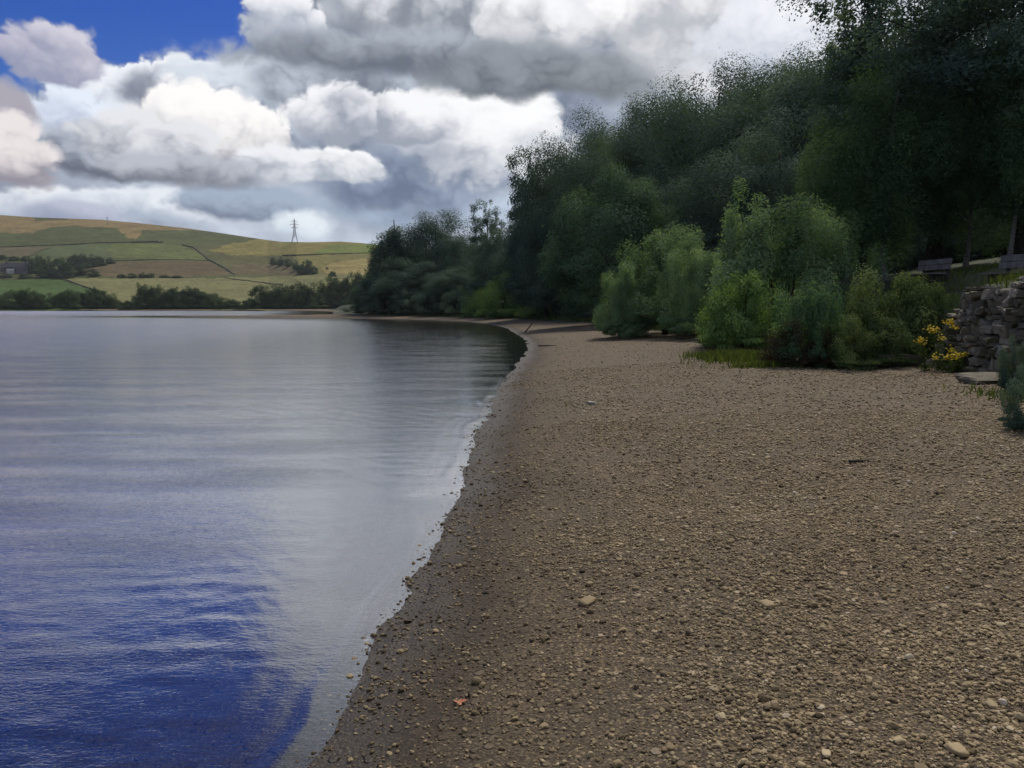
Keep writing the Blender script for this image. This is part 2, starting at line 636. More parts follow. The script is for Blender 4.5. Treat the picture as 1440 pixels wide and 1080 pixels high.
# ground material: gravel beach, wet strip, grassy bank, lake bed
def ground_material():
    m, nt, out = mat("gravel_ground")
    p = geo_pos(nt)
    s = nt.attr('shore')
    g = nt.attr('grass')
    big = nt.noise(p, .7, 4, .55)
    mid = nt.noise(p, 3.5, 6, .65)
    fine = nt.noise(p, 38.0, 5, .7)
    wv = nt.vm('ADD', p, nt.vm('SCALE', nt.noise(p, 30, 2, .5, out=1), scale=.012))
    v1 = nt.voro(wv, 44.0, out='Color')
    d1 = nt.voro(wv, 44.0, out='Distance')
    v2 = nt.voro(wv, 15.0, out='Color')
    d2 = nt.voro(wv, 15.0, out='Distance')
    sx = nt.node('ShaderNodeSeparateColor')
    nt.l.new(v1, sx.inputs[0])
    sy = nt.node('ShaderNodeSeparateColor')
    nt.l.new(v2, sy.inputs[0])
    st1 = nt.ramp(sx.outputs[0], [(0, (.05, .035, .018)), (.35, (.145, .105, .052)), (.75, (.28, .21, .11)), (1, (.46, .36, .21))])
    st2 = nt.ramp(sy.outputs[1], [(0, (.10, .073, .045)), (.5, (.25, .19, .115)), (1, (.42, .34, .23))])
    mud = nt.mix(nt.ss(mid, .3, .7), (.060, .044, .026), (.12, .088, .052))
    v3 = nt.voro(p, 125.0, out='Color')
    s3 = nt.node('ShaderNodeSeparateColor')
    nt.l.new(v3, s3.inputs[0])
    grit = nt.ramp(s3.outputs[0], [(0, (.022, .016, .010)), (.5, (.085, .062, .037)), (.85, (.19, .145, .085)), (1, (.34, .27, .18))])
    mud = nt.mix(nt.ss(fine, .35, .7), mud, (.118, .088, .050), 'MIX')
    gap = nt.mix(nt.ss(mid, .3, .7), (.030, .021, .013), (.060, .043, .027))
    big_st = nt.m('MULTIPLY', nt.ss(sy.outputs[0], .62, .68), nt.ss(d2, .30, .42, 1, 0))
    gap = nt.mix(.6, gap, grit)
    mud = nt.mix(.42, mud, grit)
    stone = nt.mix(nt.ss(d1, .30, .52), st1, gap)
    stone = nt.mix(big_st, stone, st2)
    cover = nt.ss(nt.m('ADD', s, nt.m('ADD', nt.m('MULTIPLY', nt.m('SUBTRACT', big, .5), 3.0), nt.m('MULTIPLY', nt.m('SUBTRACT', mid, .5), 1.6))), .5, 1.7, .3, 1.0)
    col = nt.mix(cover, mud, stone)
    # patches with a little more red or grey in the gravel
    col = nt.mix(nt.ss(big, .35, .7, 0, .35), col, nt.mix(1.0, col, (1.10, .93, .84), 'MULTIPLY'))
    # wet strip by the water
    edge = nt.m('ADD', s, nt.m('ADD', nt.m('MULTIPLY', nt.m('SUBTRACT', mid, .5), .35), nt.m('MULTIPLY', nt.m('SUBTRACT', fine, .5), .12)))
    wet = nt.ss(edge, .30, .95, 1.0, 0.0)
    col = nt.mix(nt.m('MULTIPLY', wet, .9), col, nt.mix(1.0, col, (.45, .44, .46), 'MULTIPLY'))
    damp = nt.ss(nt.m('ADD', edge, nt.m('MULTIPLY', nt.m('SUBTRACT', big, .5), 1.6)), .5, 1.9, .55, 0.0)
    col = nt.mix(damp, col, nt.mix(1.0, col, (.50, .49, .50), 'MULTIPLY'))
    # lake bed, darkened offshore to paint in light lost with depth
    dimmed_silt = nt.mix(nt.ss(mid, .3, .7), (.014, .012, .012), (.035, .027, .021))
    col = nt.mix(nt.ss(s, -2.0, -.35, 1, 0), col, dimmed_silt)
    # bank soil and turf
    tuft = nt.noise(p, 9.0, 6, .7)
    turf = nt.mix(nt.ss(tuft, .3, .7), (.018, .027, .009), (.05, .068, .022))
    turf = nt.mix(nt.ss(big, .45, .7, 0, .6), turf, (.06, .05, .025))
    gf = nt.ss(nt.m('ADD', g, nt.m('MULTIPLY', nt.m('SUBTRACT', tuft, .5), .7)), .4, .6)
    col = nt.mix(gf, col, turf)
    rough = nt.ss(edge, .05, .6, .5, .9)
    h = nt.m('ADD', nt.m('MULTIPLY', nt.ss(d1, 0, .5, 1, 0), cover), nt.m('MULTIPLY', fine, .6))
    h = nt.m('ADD', h, nt.m('MULTIPLY', big_st, 1.5))
    nrm = nt.bump(h, .011, .9)
    pbsdf(nt, out, col, rough, .35, nrm)
    return m


M_ground = ground_material()


def build_ground():
    az = az_steps(.12, -36, 36, 3.0)
    rad = np.concatenate([[.02], np.geomspace(.5, 30, 260), np.geomspace(30, 620, 170)[1:]])
    P, F = polar_grid(az, rad)
    h, s, b = terrain(P)
    V = np.column_stack([P, h])
    x, y = P[:, 0], P[:, 1]
    grass = np.where(y < 17.5, smooth((b - .3) / .5), smooth((b + .4) / .9))
    # grassy fringe of the bay and under the bushes
    grass = np.maximum(grass, smooth((b + 2.6 + 1.5 * vnoise(x * .4, y * .4)) / 1.5) * (y > 19))
    grass = np.maximum(grass, .75 * smooth((s - 2.5) / 3) * smooth((y - 60) / 15) * smooth((b + 6) / 3))
    me = mesh_np("beach", V, F, [M_ground], True, {'shore': ('POINT', 'FLOAT', s), 'grass': ('POINT', 'FLOAT', grass)})
    tag(link("beach", me), kind="structure")


build_ground()


# ------------------------------------------------------------------ water
def build_water():
    m, nt, out = mat("lake_water")
    p = geo_pos(nt)
    s = nt.attr('shore')

    def mp(scale, rz):
        nd = nt.node('ShaderNodeMapping')
        nt.l.new(p, nd.inputs[0])
        nd.inputs['Scale'].default_value = scale
        nd.inputs['Rotation'].default_value = (0, 0, rz)
        return nd.outputs[0]
    n1 = nt.noise(mp((1.0, 2.6, 1), R(-9)), 13, 4, .65, .3)
    n2 = nt.noise(mp((1.0, 2.2, 1), R(12)), 3.0, 3, .5, .4)
    n3 = nt.noise(mp((1.0, 1.8, 1), R(-20)), 34, 2, .5)
    n4 = nt.noise(mp((1.0, 3.2, 1), R(5)), .3, 4, .55)
    n5 = nt.noise(mp((.32, 1.0, 1), R(6)), 1.1, 3, .55, .5)
    gust = nt.ss(n4, .35, .68, .6, 1.15)
    calm = nt.m('ADD', nt.ss(s, -2.2, -.1, .62, .22), nt.ss(s, -30, -3, .9, 0.0))
    h = nt.m('ADD', nt.m('MULTIPLY', n1, .95), nt.m('ADD', nt.m('MULTIPLY', n2, .55), nt.m('ADD', nt.m('MULTIPLY', n3, .55), nt.m('MULTIPLY', n5, 1.8))))
    h = nt.m('MULTIPLY', nt.m('MULTIPLY', h, gust), calm)
    nrm = nt.bump(h, .0075, 1.0)
    lw = nt.node('ShaderNodeLayerWeight')
    lw.inputs['Blend'].default_value = .5
    nt.l.new(nrm, lw.inputs['Normal'])
    refl = nt.ss(lw.outputs['Facing'], .36, .90, .03, .97)
    gl = nt.node('ShaderNodeBsdfGlossy')
    nt.put(gl.inputs['Roughness'], nt.m('ADD', nt.ss(s, -24, -2.5, .16, .05), nt.ss(s, -170, -18, .20, .0)))
    nt.l.new(nrm, gl.inputs['Normal'])
    tr = nt.node('ShaderNodeBsdfTransparent')
    nt.put(tr.inputs['Color'], (.72, .74, .76))
    p2 = nt.vm('MULTIPLY', p, (1, 1, 0))
    fo = nt.noise(p2, 2.3, 4, .6)
    fn = nt.noise(p2, 26, 4, .7)
    band = nt.m('MULTIPLY', nt.ss(s, -.06, -.02), nt.ss(s, .0, .03, 1, 0))
    foam_glint = nt.m('MULTIPLY', band, nt.ss(nt.m('ADD', nt.m('MULTIPLY', fo, .55), nt.m('MULTIPLY', fn, .6)), .64, .76))  # white froth specks, also painting in the bright glints of lapping water
    mx = nt.node('ShaderNodeMixShader')
    nt.l.new(refl, mx.inputs[0])
    nt.l.new(tr.outputs[0], mx.inputs[1])
    nt.l.new(gl.outputs[0], mx.inputs[2])
    fd = nt.node('ShaderNodeBsdfDiffuse')
    nt.put(fd.inputs[0], (.62, .63, .63))
    mf = nt.node('ShaderNodeMixShader')
    nt.l.new(nt.m('MULTIPLY', foam_glint, .45), mf.inputs[0])
    nt.l.new(mx.outputs[0], mf.inputs[1])
    nt.l.new(fd.outputs[0], mf.inputs[2])
    nt.l.new(mf.outputs[0], out.inputs[0])
    az = az_steps(.14, -36, 8, 3.0)
    rad = np.concatenate([[.02], np.geomspace(1.2, 45, 420), np.geomspace(45, 900, 60)[1:]])
    P, F = polar_grid(az, rad)
    x, y = P[:, 0], P[:, 1]
    h, sd, b = terrain(P)
    r = np.hypot(x, y)
    # real ripples: wind waves fading with distance, plus wavelets running on to the shore
    z = np.zeros(len(P))
    g = np.random.default_rng(3)
    for i in range(34):
        lam = .09 * (.45 / .09) ** g.random()
        th = R(90 + 22 * g.standard_normal())
        k = 2 * math.pi / lam
        amp = .0005 * lam / .6 * (.6 + .8 * g.random())
        keep = smooth((.9 * lam / .0045 - r) / (.45 * lam / .0045))
        ph = g.random() * 6.28
        z += keep * amp * np.sin(k * (x * math.cos(th) + y * math.sin(th)) + ph + 1.5 * vnoise(x / lam / 5, y / lam / 5))
    env = (.55 + 1.1 * np.clip(vnoise(x * .35, y * .22) + .5, 0, 1))
    z *= env * smooth((-sd) / 1.0)
    wl = np.exp(-np.maximum(-sd, 0) / .9)
    z += .0010 * wl * np.sin(2 * math.pi * (-sd) / .22 + 3.2 * vnoise(x * .8, y * .8) * 2) * smooth(vnoise(x * .5 + 3, y * .8) * 2 + .75) * smooth(r / 4)
    lap = np.exp(-((sd + .12 + .05 * vnoise(x * 2.3, y * 1.7)) / .06) ** 2)
    z += .007 * lap * np.clip(.55 + vnoise(x * 1.3, y * .9) * 1.2, 0, 1)
    z += .004
    V = np.column_stack([P, z])
    # keep the sheet to the lake and a little under the beach
    keep = (sd < 1.2)
    kf = keep[F].all(1)
    F = F[kf]
    used = np.unique(F)
    mp_ = np.full(len(V), -1)
    mp_[used] = np.arange(len(used))
    me = mesh_np("water", V[used], mp_[F], [m], True, {'shore': ('POINT', 'FLOAT', sd[used])})
    tag(link("water", me), kind="structure")


build_water()


# ------------------------------------------------------------------ pebbles
def ico(sub):
    import bmesh
    bm = bmesh.new()
    bmesh.ops.create_icosphere(bm, subdivisions=sub, radius=1)
    V = np.array([v.co for v in bm.verts])
    F = np.array([[v.index for v in f.verts] for f in bm.faces])
    bm.free()
    return V, F


M_stone, _nt, _out = mat("pebble_stone")
_t = _nt.attr('tint')
_c = _nt.ramp(_t, [(0, (.085, .060, .032)), (.25, (.205, .150, .080)), (.55, (.35, .265, .145)), (.8, (.46, .36, .205)), (.93, (.55, .45, .28)), (1, (.60, .53, .42))])
_n = _nt.noise(geo_pos(_nt), 90, 4, .6)
pbsdf(_nt, _out, _nt.mix(_nt.ss(_n, .25, .75, 0, .35), _c, _nt.mix(1.0, _c, (.55, .5, .45), 'MULTIPLY')), .8, .3, _nt.bump(_n, .002, .6))


def stones(P, size, sub, seed, tint, sink=.25, flat=(.38, .75)):
    g = np.random.default_rng(seed)
    n = len(P)
    h, s, b = terrain(P)
    T, F = ico(sub)
    nv = len(T)
    A = T[None] * (1 + .28 * (g.random((n, nv, 1)) - .5))
    # angular stones: clip random sides
    for _ in range(3):
        ax = g.standard_normal((n, 3))
        ax /= np.linalg.norm(ax, axis=1)[:, None]
        lim = .45 + .45 * g.random((n, 1))
        dd = np.einsum('nvk,nk->nv', A, ax)
        A = A - ax[:, None, :] * np.maximum(dd - lim, 0)[:, :, None]
    sc = np.stack([np.ones(n), .6 + .4 * g.random(n), flat[0] + (flat[1] - flat[0]) * g.random(n)], 1) * (size * .5)[:, None]
    A = A * sc[:, None, :]
    # small tilt and turn
    ph = g.random(n) * 6.283
    tx = g.standard_normal(n) * .22
    c, q = np.cos(tx)[:, None], np.sin(tx)[:, None]
    y2 = A[:, :, 1] * c - A[:, :, 2] * q
    z2 = A[:, :, 1] * q + A[:, :, 2] * c
    c, q = np.cos(ph)[:, None], np.sin(ph)[:, None]
    x3 = A[:, :, 0] * c - y2 * q
    y3 = A[:, :, 0] * q + y2 * c
    zc = h + sc[:, 2] * (1 - 2 * sink)
    V = np.stack([x3 + P[:, :1], y3 + P[:, 1:2], z2 + zc[:, None]], -1).reshape(-1, 3)
    FF = (F[None] + (np.arange(n) * nv)[:, None, None]).reshape(-1, 3)
    return V, FF, np.repeat(tint, len(F))


def scatter(r0, r1, dens, azlo, azhi, g, s_lo, s_hi, bmax=-.2):
    n = int(dens * .5 * R(azhi - azlo) * (r1 * r1 - r0 * r0))
    r = np.sqrt(g.random(n) * (r1 * r1 - r0 * r0) + r0 * r0)
    a = R(azlo) + g.random(n) * R(azhi - azlo)
    P = np.stack([np.sin(a) * r, np.cos(a) * r], 1)
    h, s, b = terrain(P)
    x, y = P[:, 0], P[:, 1]
    clump = vnoise(x * 2.2, y * 2.2) + .7 * vnoise(x * 6, y * 6)
    pr = s_lo + (1 - s_lo) * smooth((s + 1.5 * vnoise(x * .9, y * .9) - .5) / s_hi)
    pr = pr * (.72 + .8 * clump)
    k = (g.random(n) < pr) & (s > -.12) & (b < bmax)
    return P[k]


def build_pebbles():
    g = np.random.default_rng(21)
    Vs, Fs, Ts = [], [], []
    nb = 0
    for (r0, r1, dens, sub, med, spread, smin) in ((1.7, 4.4, 6000, 2, .0125, .46, .004), (4.4, 7.5, 4000, 1, .0145, .46, .005), (7.5, 12, 1500, 1, .019, .42, .008), (12, 22, 220, 1, .029, .38, .012), (22, 45, 10, 1, .042, .36, .02)):
        P = scatter(r0, r1, dens, -18, 42, g, .24, 1.3)
        n = len(P)
        size = np.clip(med * np.exp(g.standard_normal(n) * spread), smin, .055)
        tint = np.clip(.48 + .2 * g.standard_normal(n) + .25 * vnoise(P[:, 0] * .8, P[:, 1] * .8), 0, .97)
        tint = np.where(g.random(n) < .004, .99, tint)
        hh, ss_, bb_ = terrain(P)
        tint = np.clip(tint - .34 * np.exp(-np.maximum(ss_, 0) / .7), 0, 1)
        V, F, T = stones(P, size, sub, int(g.integers(1e6)), tint)
        Vs.append(V)
        Fs.append(F + nb)
        Ts.append(T)
        nb += len(V)
    me = mesh_np("pebbles", np.concatenate(Vs), np.concatenate(Fs), [M_stone], False, {'tint': ('FACE', 'FLOAT', np.concatenate(Ts))})
    tag(link("pebbles", me), kind="stuff")
    # dark scraps of leaf, bark and weed along the strandline
    P = scatter(2.4, 16, 55, -20, 12, g, .6, 2.0)
    h, s, b = terrain(P)
    k = g.random(len(P)) < np.exp(-np.abs(s - .55) / .45)
    P, h = P[k], h[k]
    n = len(P)
    mb = []
    L = .008 + .022 * g.random(n) ** 2
    W = L * (.25 + .4 * g.random(n))
    ph = g.random(n) * 6.28
    d = np.stack([np.cos(ph), np.sin(ph), .25 * g.standard_normal(n)], 1)
    e = np.stack([-np.sin(ph), np.cos(ph), .3 * g.standard_normal(n)], 1)
    C = np.column_stack([P, h + .008])
    V = np.stack([C - d * L[:, None], C + e * W[:, None], C + d * L[:, None] + [0, 0, .008], C - e * W[:, None]], 1).reshape(-1, 3)
    F = np.arange(4 * n).reshape(-1, 4)
    me = mesh_np("strandline_debris", V, F, [simple_mat("dark_debris", (.012, .009, .007), (.035, .025, .016), 20)], False)
    tag(link("debris", me), kind="stuff")


build_pebbles()

# ------------------------------------------------------------------ hills across the lake
SKY_X = np.array([-500, -200, 0, 60, 150, 200, 270, 320, 370, 400, 440, 480, 510, 530, 600, 700, 900])
SKY_Y = np.array([296, 299, 304, 308, 311, 315.5, 323, 330, 337.5, 341.5, 342, 341, 343, 345, 352, 370, 395])
HD0 = 428.0


def hill_E(X, t):
    Es = 432 - np.interp(X, SKY_X, SKY_Y)
    g = .62 * t ** 1.05 + .38 * smooth((t - .12) / .88)
    return -4.6 + (Es + 4.6) * g


def hill_pt(X, t):
    X = np.asarray(X, float)
    Ds = np.interp(X, [-500, 380, 420, 900], [1500, 1350, 1180, 1000])
    y = HD0 + (Ds - HD0) * t
    E = hill_E(X, np.minimum(t, 1))
    x = (X - 720) / FPX * y
    z = CAMZ + E / FPX * y
    z = z - np.maximum(t - 1, 0) * 260
    return x, y, z


def hill_at(X, Y):
    ts = np.linspace(0, 1, 600)
    E = hill_E(np.full(600, float(X)), ts)
    t = float(np.interp(432 - Y, E, ts))
    x, y, z = hill_pt(np.array([float(X)]), np.array([t]))
    return np.array([x[0], y[0], z[0]])


def in_poly(X, Y, poly):
    P = np.stack([X.ravel(), Y.ravel()], 1)
    return (sdf_poly(P, np.array(poly, float)) > 0).reshape(X.shape)


def build_hills():
    Xs = np.concatenate([np.linspace(-420, -8, 60), np.linspace(-4, 560, 620), np.linspace(566, 900, 40)])
    ts = np.concatenate([np.linspace(0, 1, 260), np.linspace(1.01, 1.6, 20)])
    X, T = np.meshgrid(Xs, ts)
    x, y, z = hill_pt(X, T)
    Y = 432 - hill_E(X, np.minimum(T, 1))
    wob = 1.0
    Xw = X + 7 * vnoise(X * .08, Y * .25) + 2.5 * vnoise(X * .4, Y * .9)
    Yw = Y + 2.2 * vnoise(X * .07 + 30, Y * .3) + 1.1 * vnoise(X * .35, Y * .8 + 7)
    z = z + .9 * vnoise(x * .05, y * .05) * (T < .96) + (T < .96) * .5 * vnoise(x * .2, y * .2)
    C = np.empty(X.shape + (3,))
    C[:] = (.085, .10, .035)

    def field(poly, c):
        C[in_poly(Xw, Yw, poly)] = c
    field([(-600, 280), (380, 280), (360, 336), (290, 326), (262, 326), (205, 325), (200, 338), (188, 338), (172, 323), (120, 320), (80, 322), (52, 330), (0, 329), (-600, 330)], (.235, .175, .075))
    field([(55, 307), (108, 307), (100, 312), (58, 312)], (.09, .10, .035))
    field([(-600, 349), (20, 348), (95, 348), (60, 355), (40, 362), (-600, 364)], (.13, .11, .06))
    field([(70, 350), (130, 344), (190, 346), (200, 362), (60, 362)], (.10, .125, .05))
    field([(160, 345), (225, 343), (268, 347), (298, 366), (200, 364), (160, 362)], (.125, .145, .045))
    field([(265, 346), (320, 345), (420, 358), (425, 374), (330, 386), (300, 366)], (.105, .105, .040))
    field([(128, 378), (160, 369), (230, 367), (300, 368), (330, 388), (180, 391), (120, 387)], (.125, .098, .048))
    field([(322, 384), (335, 373), (385, 372), (420, 378), (430, 388), (330, 388)], (.135, .11, .055))
    field([(300, 354), (330, 344), (370, 338), (540, 338), (560, 358), (420, 361), (330, 360)], (.215, .185, .055))
    field([(466, 346), (560, 344), (560, 358), (440, 358)], (.155, .19, .045))
    field([(410, 360), (560, 358), (560, 400), (440, 392), (430, 376)], (.18, .165, .055))
    field([(455, 378), (470, 370), (510, 365), (560, 366), (560, 388), (470, 390)], (.28, .225, .085))
    field([(90, 392), (150, 391), (300, 392), (450, 387), (560, 387), (560, 440), (200, 440), (130, 410)], (.19, .185, .08))
    field([(-600, 393), (88, 392), (135, 410), (140, 440), (-600, 440)], (.07, .115, .032))
    field([(-600, 366), (40, 368), (90, 388), (85, 393), (-600, 394)], (.07, .075, .03))
    C *= np.array([1.04, 1.03, .98])
    C *= (1 + .35 * vnoise(X * .05, Y * .35) + .3 * vnoise(X * .3, Y * 1.2) + .25 * vnoise(X * .9, Y * 2.0))[..., None]
    n1, n2 = X.shape
    i = np.arange(n1 - 1)[:, None] * n2
    j = np.arange(n2 - 1)[None, :]
    F = np.stack([i + j, i + j + 1, i + n2 + j + 1, i + n2 + j], -1).reshape(-1, 4)
    V = np.stack([x, y, z], -1).reshape(-1, 3)
    CC = np.concatenate([C.reshape(-1, 3), np.ones((n1 * n2, 1))], 1)
    m, nt, out = mat("moor_and_fields")
    c = nt.attr('cover', 'Color')
    p = geo_pos(nt)
    n = nt.noise(p, .09, 8, .7)
    c = nt.mix(nt.ss(n, .3, .75, 0, .45), c, nt.mix(1.0, c, (.5, .55, .5), 'MULTIPLY'))
    pbsdf(nt, out, c, .95, .1, nt.bump(n, 4.0, .6))
    me = mesh_np("hills", V, F, [m], True, {'cover': ('POINT', 'FLOAT_COLOR', CC)})
    tag(link("hills", me), kind="structure")


build_hills()

M_drywall = simple_mat("field_wall_stone", (.05, .05, .034), (.09, .088, .06), 1.0)


def field_wall(pts, w, h, label):
    mb = MB()
    dense = []
    for (a, b) in zip(pts[:-1], pts[1:]):
        n = max(3, int(abs(b[0] - a[0]) / 3))
        for q in range(n):
            f = q / n
            dense.append((a[0] + (b[0] - a[0]) * f, a[1] + (b[1] - a[1]) * f))
    dense.append(pts[-1])
    P = np.array([hill_at(*q) for q in dense])
    P[:, 2] += .2
    d = np.gradient(P[:, :2], axis=0)
    nrm = np.stack([-d[:, 1], d[:, 0]], 1)
    nrm /= np.linalg.norm(nrm, axis=1)[:, None] + 1e-9
    hh = h * .38 * (1 + .5 * (rng.random(len(P)) - .5))
    w *= .5
    off = np.column_stack([nrm * w / 2, np.zeros(len(P))])
    A, B = P - off, P + off
    up = np.column_stack([np.zeros((len(P), 2)), hh])
    dn = np.array([0, 0, -1.5])
    V = np.stack([A + dn, A + up, B + up, B + dn], 1).reshape(-1, 3)
    n = len(P)
    F = []
    for q in range(n - 1):
        for e in range(4):
            F.append((q * 4 + e, q * 4 + (e + 1) % 4, q * 4 + 4 + (e + 1) % 4, q * 4 + 4 + e))
    F.append((0, 1, 2, 3))
    F.append((n * 4 - 1, n * 4 - 2, n * 4 - 3, n * 4 - 4))
    o = link("field_wall", mesh_np("field_wall", V, np.array(F), [M_drywall]))
    tag(o, label, "field wall", "dark walls between the hillside fields", "thing")


field_wall([(-20, 350), (40, 348), (95, 346), (150, 343), (235, 342)], 2.2, 2.2, "long dark field wall running level under the moor edge on the left hill")
field_wall([(48, 362), (62, 354), (80, 350)], 2, 2, "short dark wall climbing just above the farmhouse trees")
field_wall([(190, 343), (228, 341.5), (230, 343)], 4, 3.5, "thick dark hedge line across the top of the rounded green field")
field_wall([(262, 346), (278, 350), (297, 366), (318, 377), (333, 387)], 2.6, 2.6, "dark wall running diagonally down the middle of the hill")
field_wall([(90, 392), (112, 400), (138, 409)], 2.2, 2.0, "dark wall dividing the green shore field from the pale one")
field_wall([(318, 391.5), (345, 395), (385, 400), (400, 401)], 2.0, 1.8, "dark wall crossing the pale lower field")
field_wall([(400, 360.5), (460, 358.8), (535, 357)], 2.4, 2.0, "straight dark wall across the gold hill under the green pasture")
field_wall([(130, 371), (165, 368), (230, 366), (300, 367.5)], 1.6, 1.2, "low wall along the top of the brown mound")

# ------------------------------------------------------------------ foliage
M_bark = simple_mat("bark", (.018, .014, .011), (.055, .045, .036), 6, .95, .1, .02)
M_birchbark, _nt, _out = mat("birch_bark")
_p = obj_co(_nt)
_mp = _nt.vm('MULTIPLY', _p, (3, 3, 9))
_b = _nt.ss(_nt.noise(_mp, 1.6, 5, .6), .52, .62)
pbsdf(_nt, _out, _nt.mix(_b, (.17, .16, .14), (.03, .026, .023)), .8, .2)
L_dark = leaf_mat("leaf_dark", (0.040, 0.067, 0.057), (0.090, 0.138, 0.105), (0.181, 0.240, 0.161), .25)
L_round = leaf_mat("leaf_blue_green", (0.045, 0.090, 0.059), (0.097, 0.166, 0.099), (0.171, 0.258, 0.147), .28)
L_willow = leaf_mat("leaf_willow", (0.077, 0.134, 0.071), (0.180, 0.270, 0.144), (0.327, 0.426, 0.237), .36)
L_bright = leaf_mat("leaf_bright", (0.079, 0.140, 0.049), (0.178, 0.279, 0.092), (0.325, 0.437, 0.159), .35)
L_teal = leaf_mat("leaf_teal", (0.051, 0.102, 0.055), (0.100, 0.186, 0.095), (0.184, 0.277, 0.135), .3)
L_ivy = leaf_mat("leaf_ivy", (0.038, 0.066, 0.029), (0.097, 0.145, 0.054), (0.242, 0.290, 0.102), .22)
L_dead = leaf_mat("leaf_dead", (.020, .016, .010), (.046, .036, .022), (.09, .068, .042), .2)
L_birch = leaf_mat("leaf_birch", (0.040, 0.078, 0.043), (0.092, 0.155, 0.075), (0.177, 0.248, 0.107), .3)
L_far = leaf_mat("leaf_far", (0.030, 0.052, 0.027), (0.066, 0.100, 0.046), (0.123, 0.169, 0.072), .2)


def unit(a):
    return a / (np.linalg.norm(a, axis=-1, keepdims=True) + 1e-9)


def hull_fn(g, rough=.22):
    ks = unit(g.standard_normal((14, 3)))
    am = (g.random(14) - .35) * rough * 2
    sh = 4 + 8 * g.random(14)

    def f(d):
        r = np.ones(len(d))
        for k, a, s in zip(ks, am, sh):
            r += a * np.exp(s * (d @ k - 1))
        return r
    return f


def leaves_mesh(name, C, out, g, n, L, W, material, droop=0.0, tint=None, outw=1.0, upw=.35, axis=None):
    """diamond leaves with centres C and outward directions out"""
    nrm = unit(out * outw + np.array([0, 0, upw]) + g.standard_normal((n, 3)) * .30)
    t = g.standard_normal((n, 3)) if axis is None else axis + .35 * g.standard_normal((n, 3))
    t[:, 2] -= droop
    t = unit(t - nrm * np.einsum('ij,ij->i', t, nrm)[:, None])
    s = np.cross(nrm, t)
    l = L * (.65 + .7 * g.random(n))[:, None]
    w = W * (.65 + .7 * g.random(n))[:, None]
    V = np.stack([C - t * l / 2, C + s * w / 2 - t * l * .05, C + t * l / 2, C - s * w / 2 - t * l * .05], 1).reshape(-1, 3)
    F = np.arange(4 * n).reshape(-1, 4)
    return mesh_np(name, V, F, [material], False, {'tint': ('FACE', 'FLOAT', np.clip(tint, 0, 1))})


def crown_points(g, n_clump, n_leaf, rad, flat=.62, hull_rough=.25, inner=.35, clump_r=.23, low=-1.0, taper=0.0, feather=.18, boxy=0.0):
    """clump centres in an irregular unit hull, leaves round each clump; unit crown, radius ~1, centred on 0"""
    hf = hull_fn(g, hull_rough)
    d = unit(g.standard_normal((n_clump * 3, 3)))
    d = d[d[:, 2] > low][:n_clump]
    m = len(d)
    rr = inner + (1 - inner) * g.random(m) ** .45
    c = d * (rr * hf(d) * .86)[:, None]
    if boxy:
        c[:, :2] *= 1 + boxy * np.clip(c[:, 2:3], 0, .75)
    if taper:
        c[:, :2] *= (1 - taper * np.clip((c[:, 2:3] + 1) / 2, 0, 1.2))
    cr = clump_r * (.55 + .9 * g.random(m))
    wgt = cr ** 2
    idx = g.choice(m, n_leaf, p=wgt / wgt.sum())
    dl = unit(g.standard_normal((n_leaf, 3)) + np.array([0, 0, .25]))
    rl = g.random(n_leaf) ** .42
    ext = g.random(n_leaf) < feather
    rl = np.where(ext, rl * (1 + .45 * g.random(n_leaf) ** 2), rl)
    off = dl * (rl * cr[idx])[:, None]
    off[:, 2] *= flat
    P = c[idx] + off
    ct = g.random(m)
    tint = .5 + .62 * (ct[idx] - .5) + .26 * g.standard_normal(n_leaf) * .4
    out = unit(P * .5 + off / (cr[idx][:, None] + 1e-6) * .8)
    return P * np.array(rad), out, tint, c * np.array(rad)


def trunk_mesh(name, g, H, r0, base_z, centres, material, n_limb=9, lean=.0, sides=8, multi=1):
    mb = MB()
    top = None
    for q in range(multi):
        a = g.random() * 6.28
        l = lean * H + (.0 if multi == 1 else .10 * H)
        n = 9
        f = np.linspace(0, 1, n)
        px = l * math.cos(a) * f ** 1.3 + np.cumsum(g.standard_normal(n)) * .012 * H * (f > 0)
        py = l * math.sin(a) * f ** 1.3 + np.cumsum(g.standard_normal(n)) * .012 * H * (f > 0)
        pts = np.stack([px, py, base_z + (H - base_z) * f], 1)
        rad = r0 * (1 - .86 * f) * (1 + .5 * np.exp(-f * 14)) * (1 if multi == 1 else .7)
        mb.tube(pts, rad, sides)
        sel = centres[g.permutation(len(centres))[:max(2, n_limb // multi)]]
        for c in sel:
            zf = np.clip((c[2] - base_z) / (H - base_z) - .12 - .18 * g.random(), .22, .9)
            st = np.array([np.interp(zf, f, pts[:, k]) for k in range(3)])
            rr = np.interp(zf, f, rad) * .5
            mid = st + (c - st) * .5 + np.array([0, 0, .08 * np.linalg.norm(c - st)]) + g.standard_normal(3) * .03 * H * .3
            mb.tube([st, st + (mid - st) * .5, mid, c], [rr, rr * .75, rr * .5, rr * .18], 5)
    return mb.mesh(name, [material], True)


class Kind:
    """a species: crown mesh and trunk mesh, native height and width"""

    def __init__(s, crown, trunk, H, W):
        s.crown, s.trunk, s.H, s.W = crown, trunk, H, W


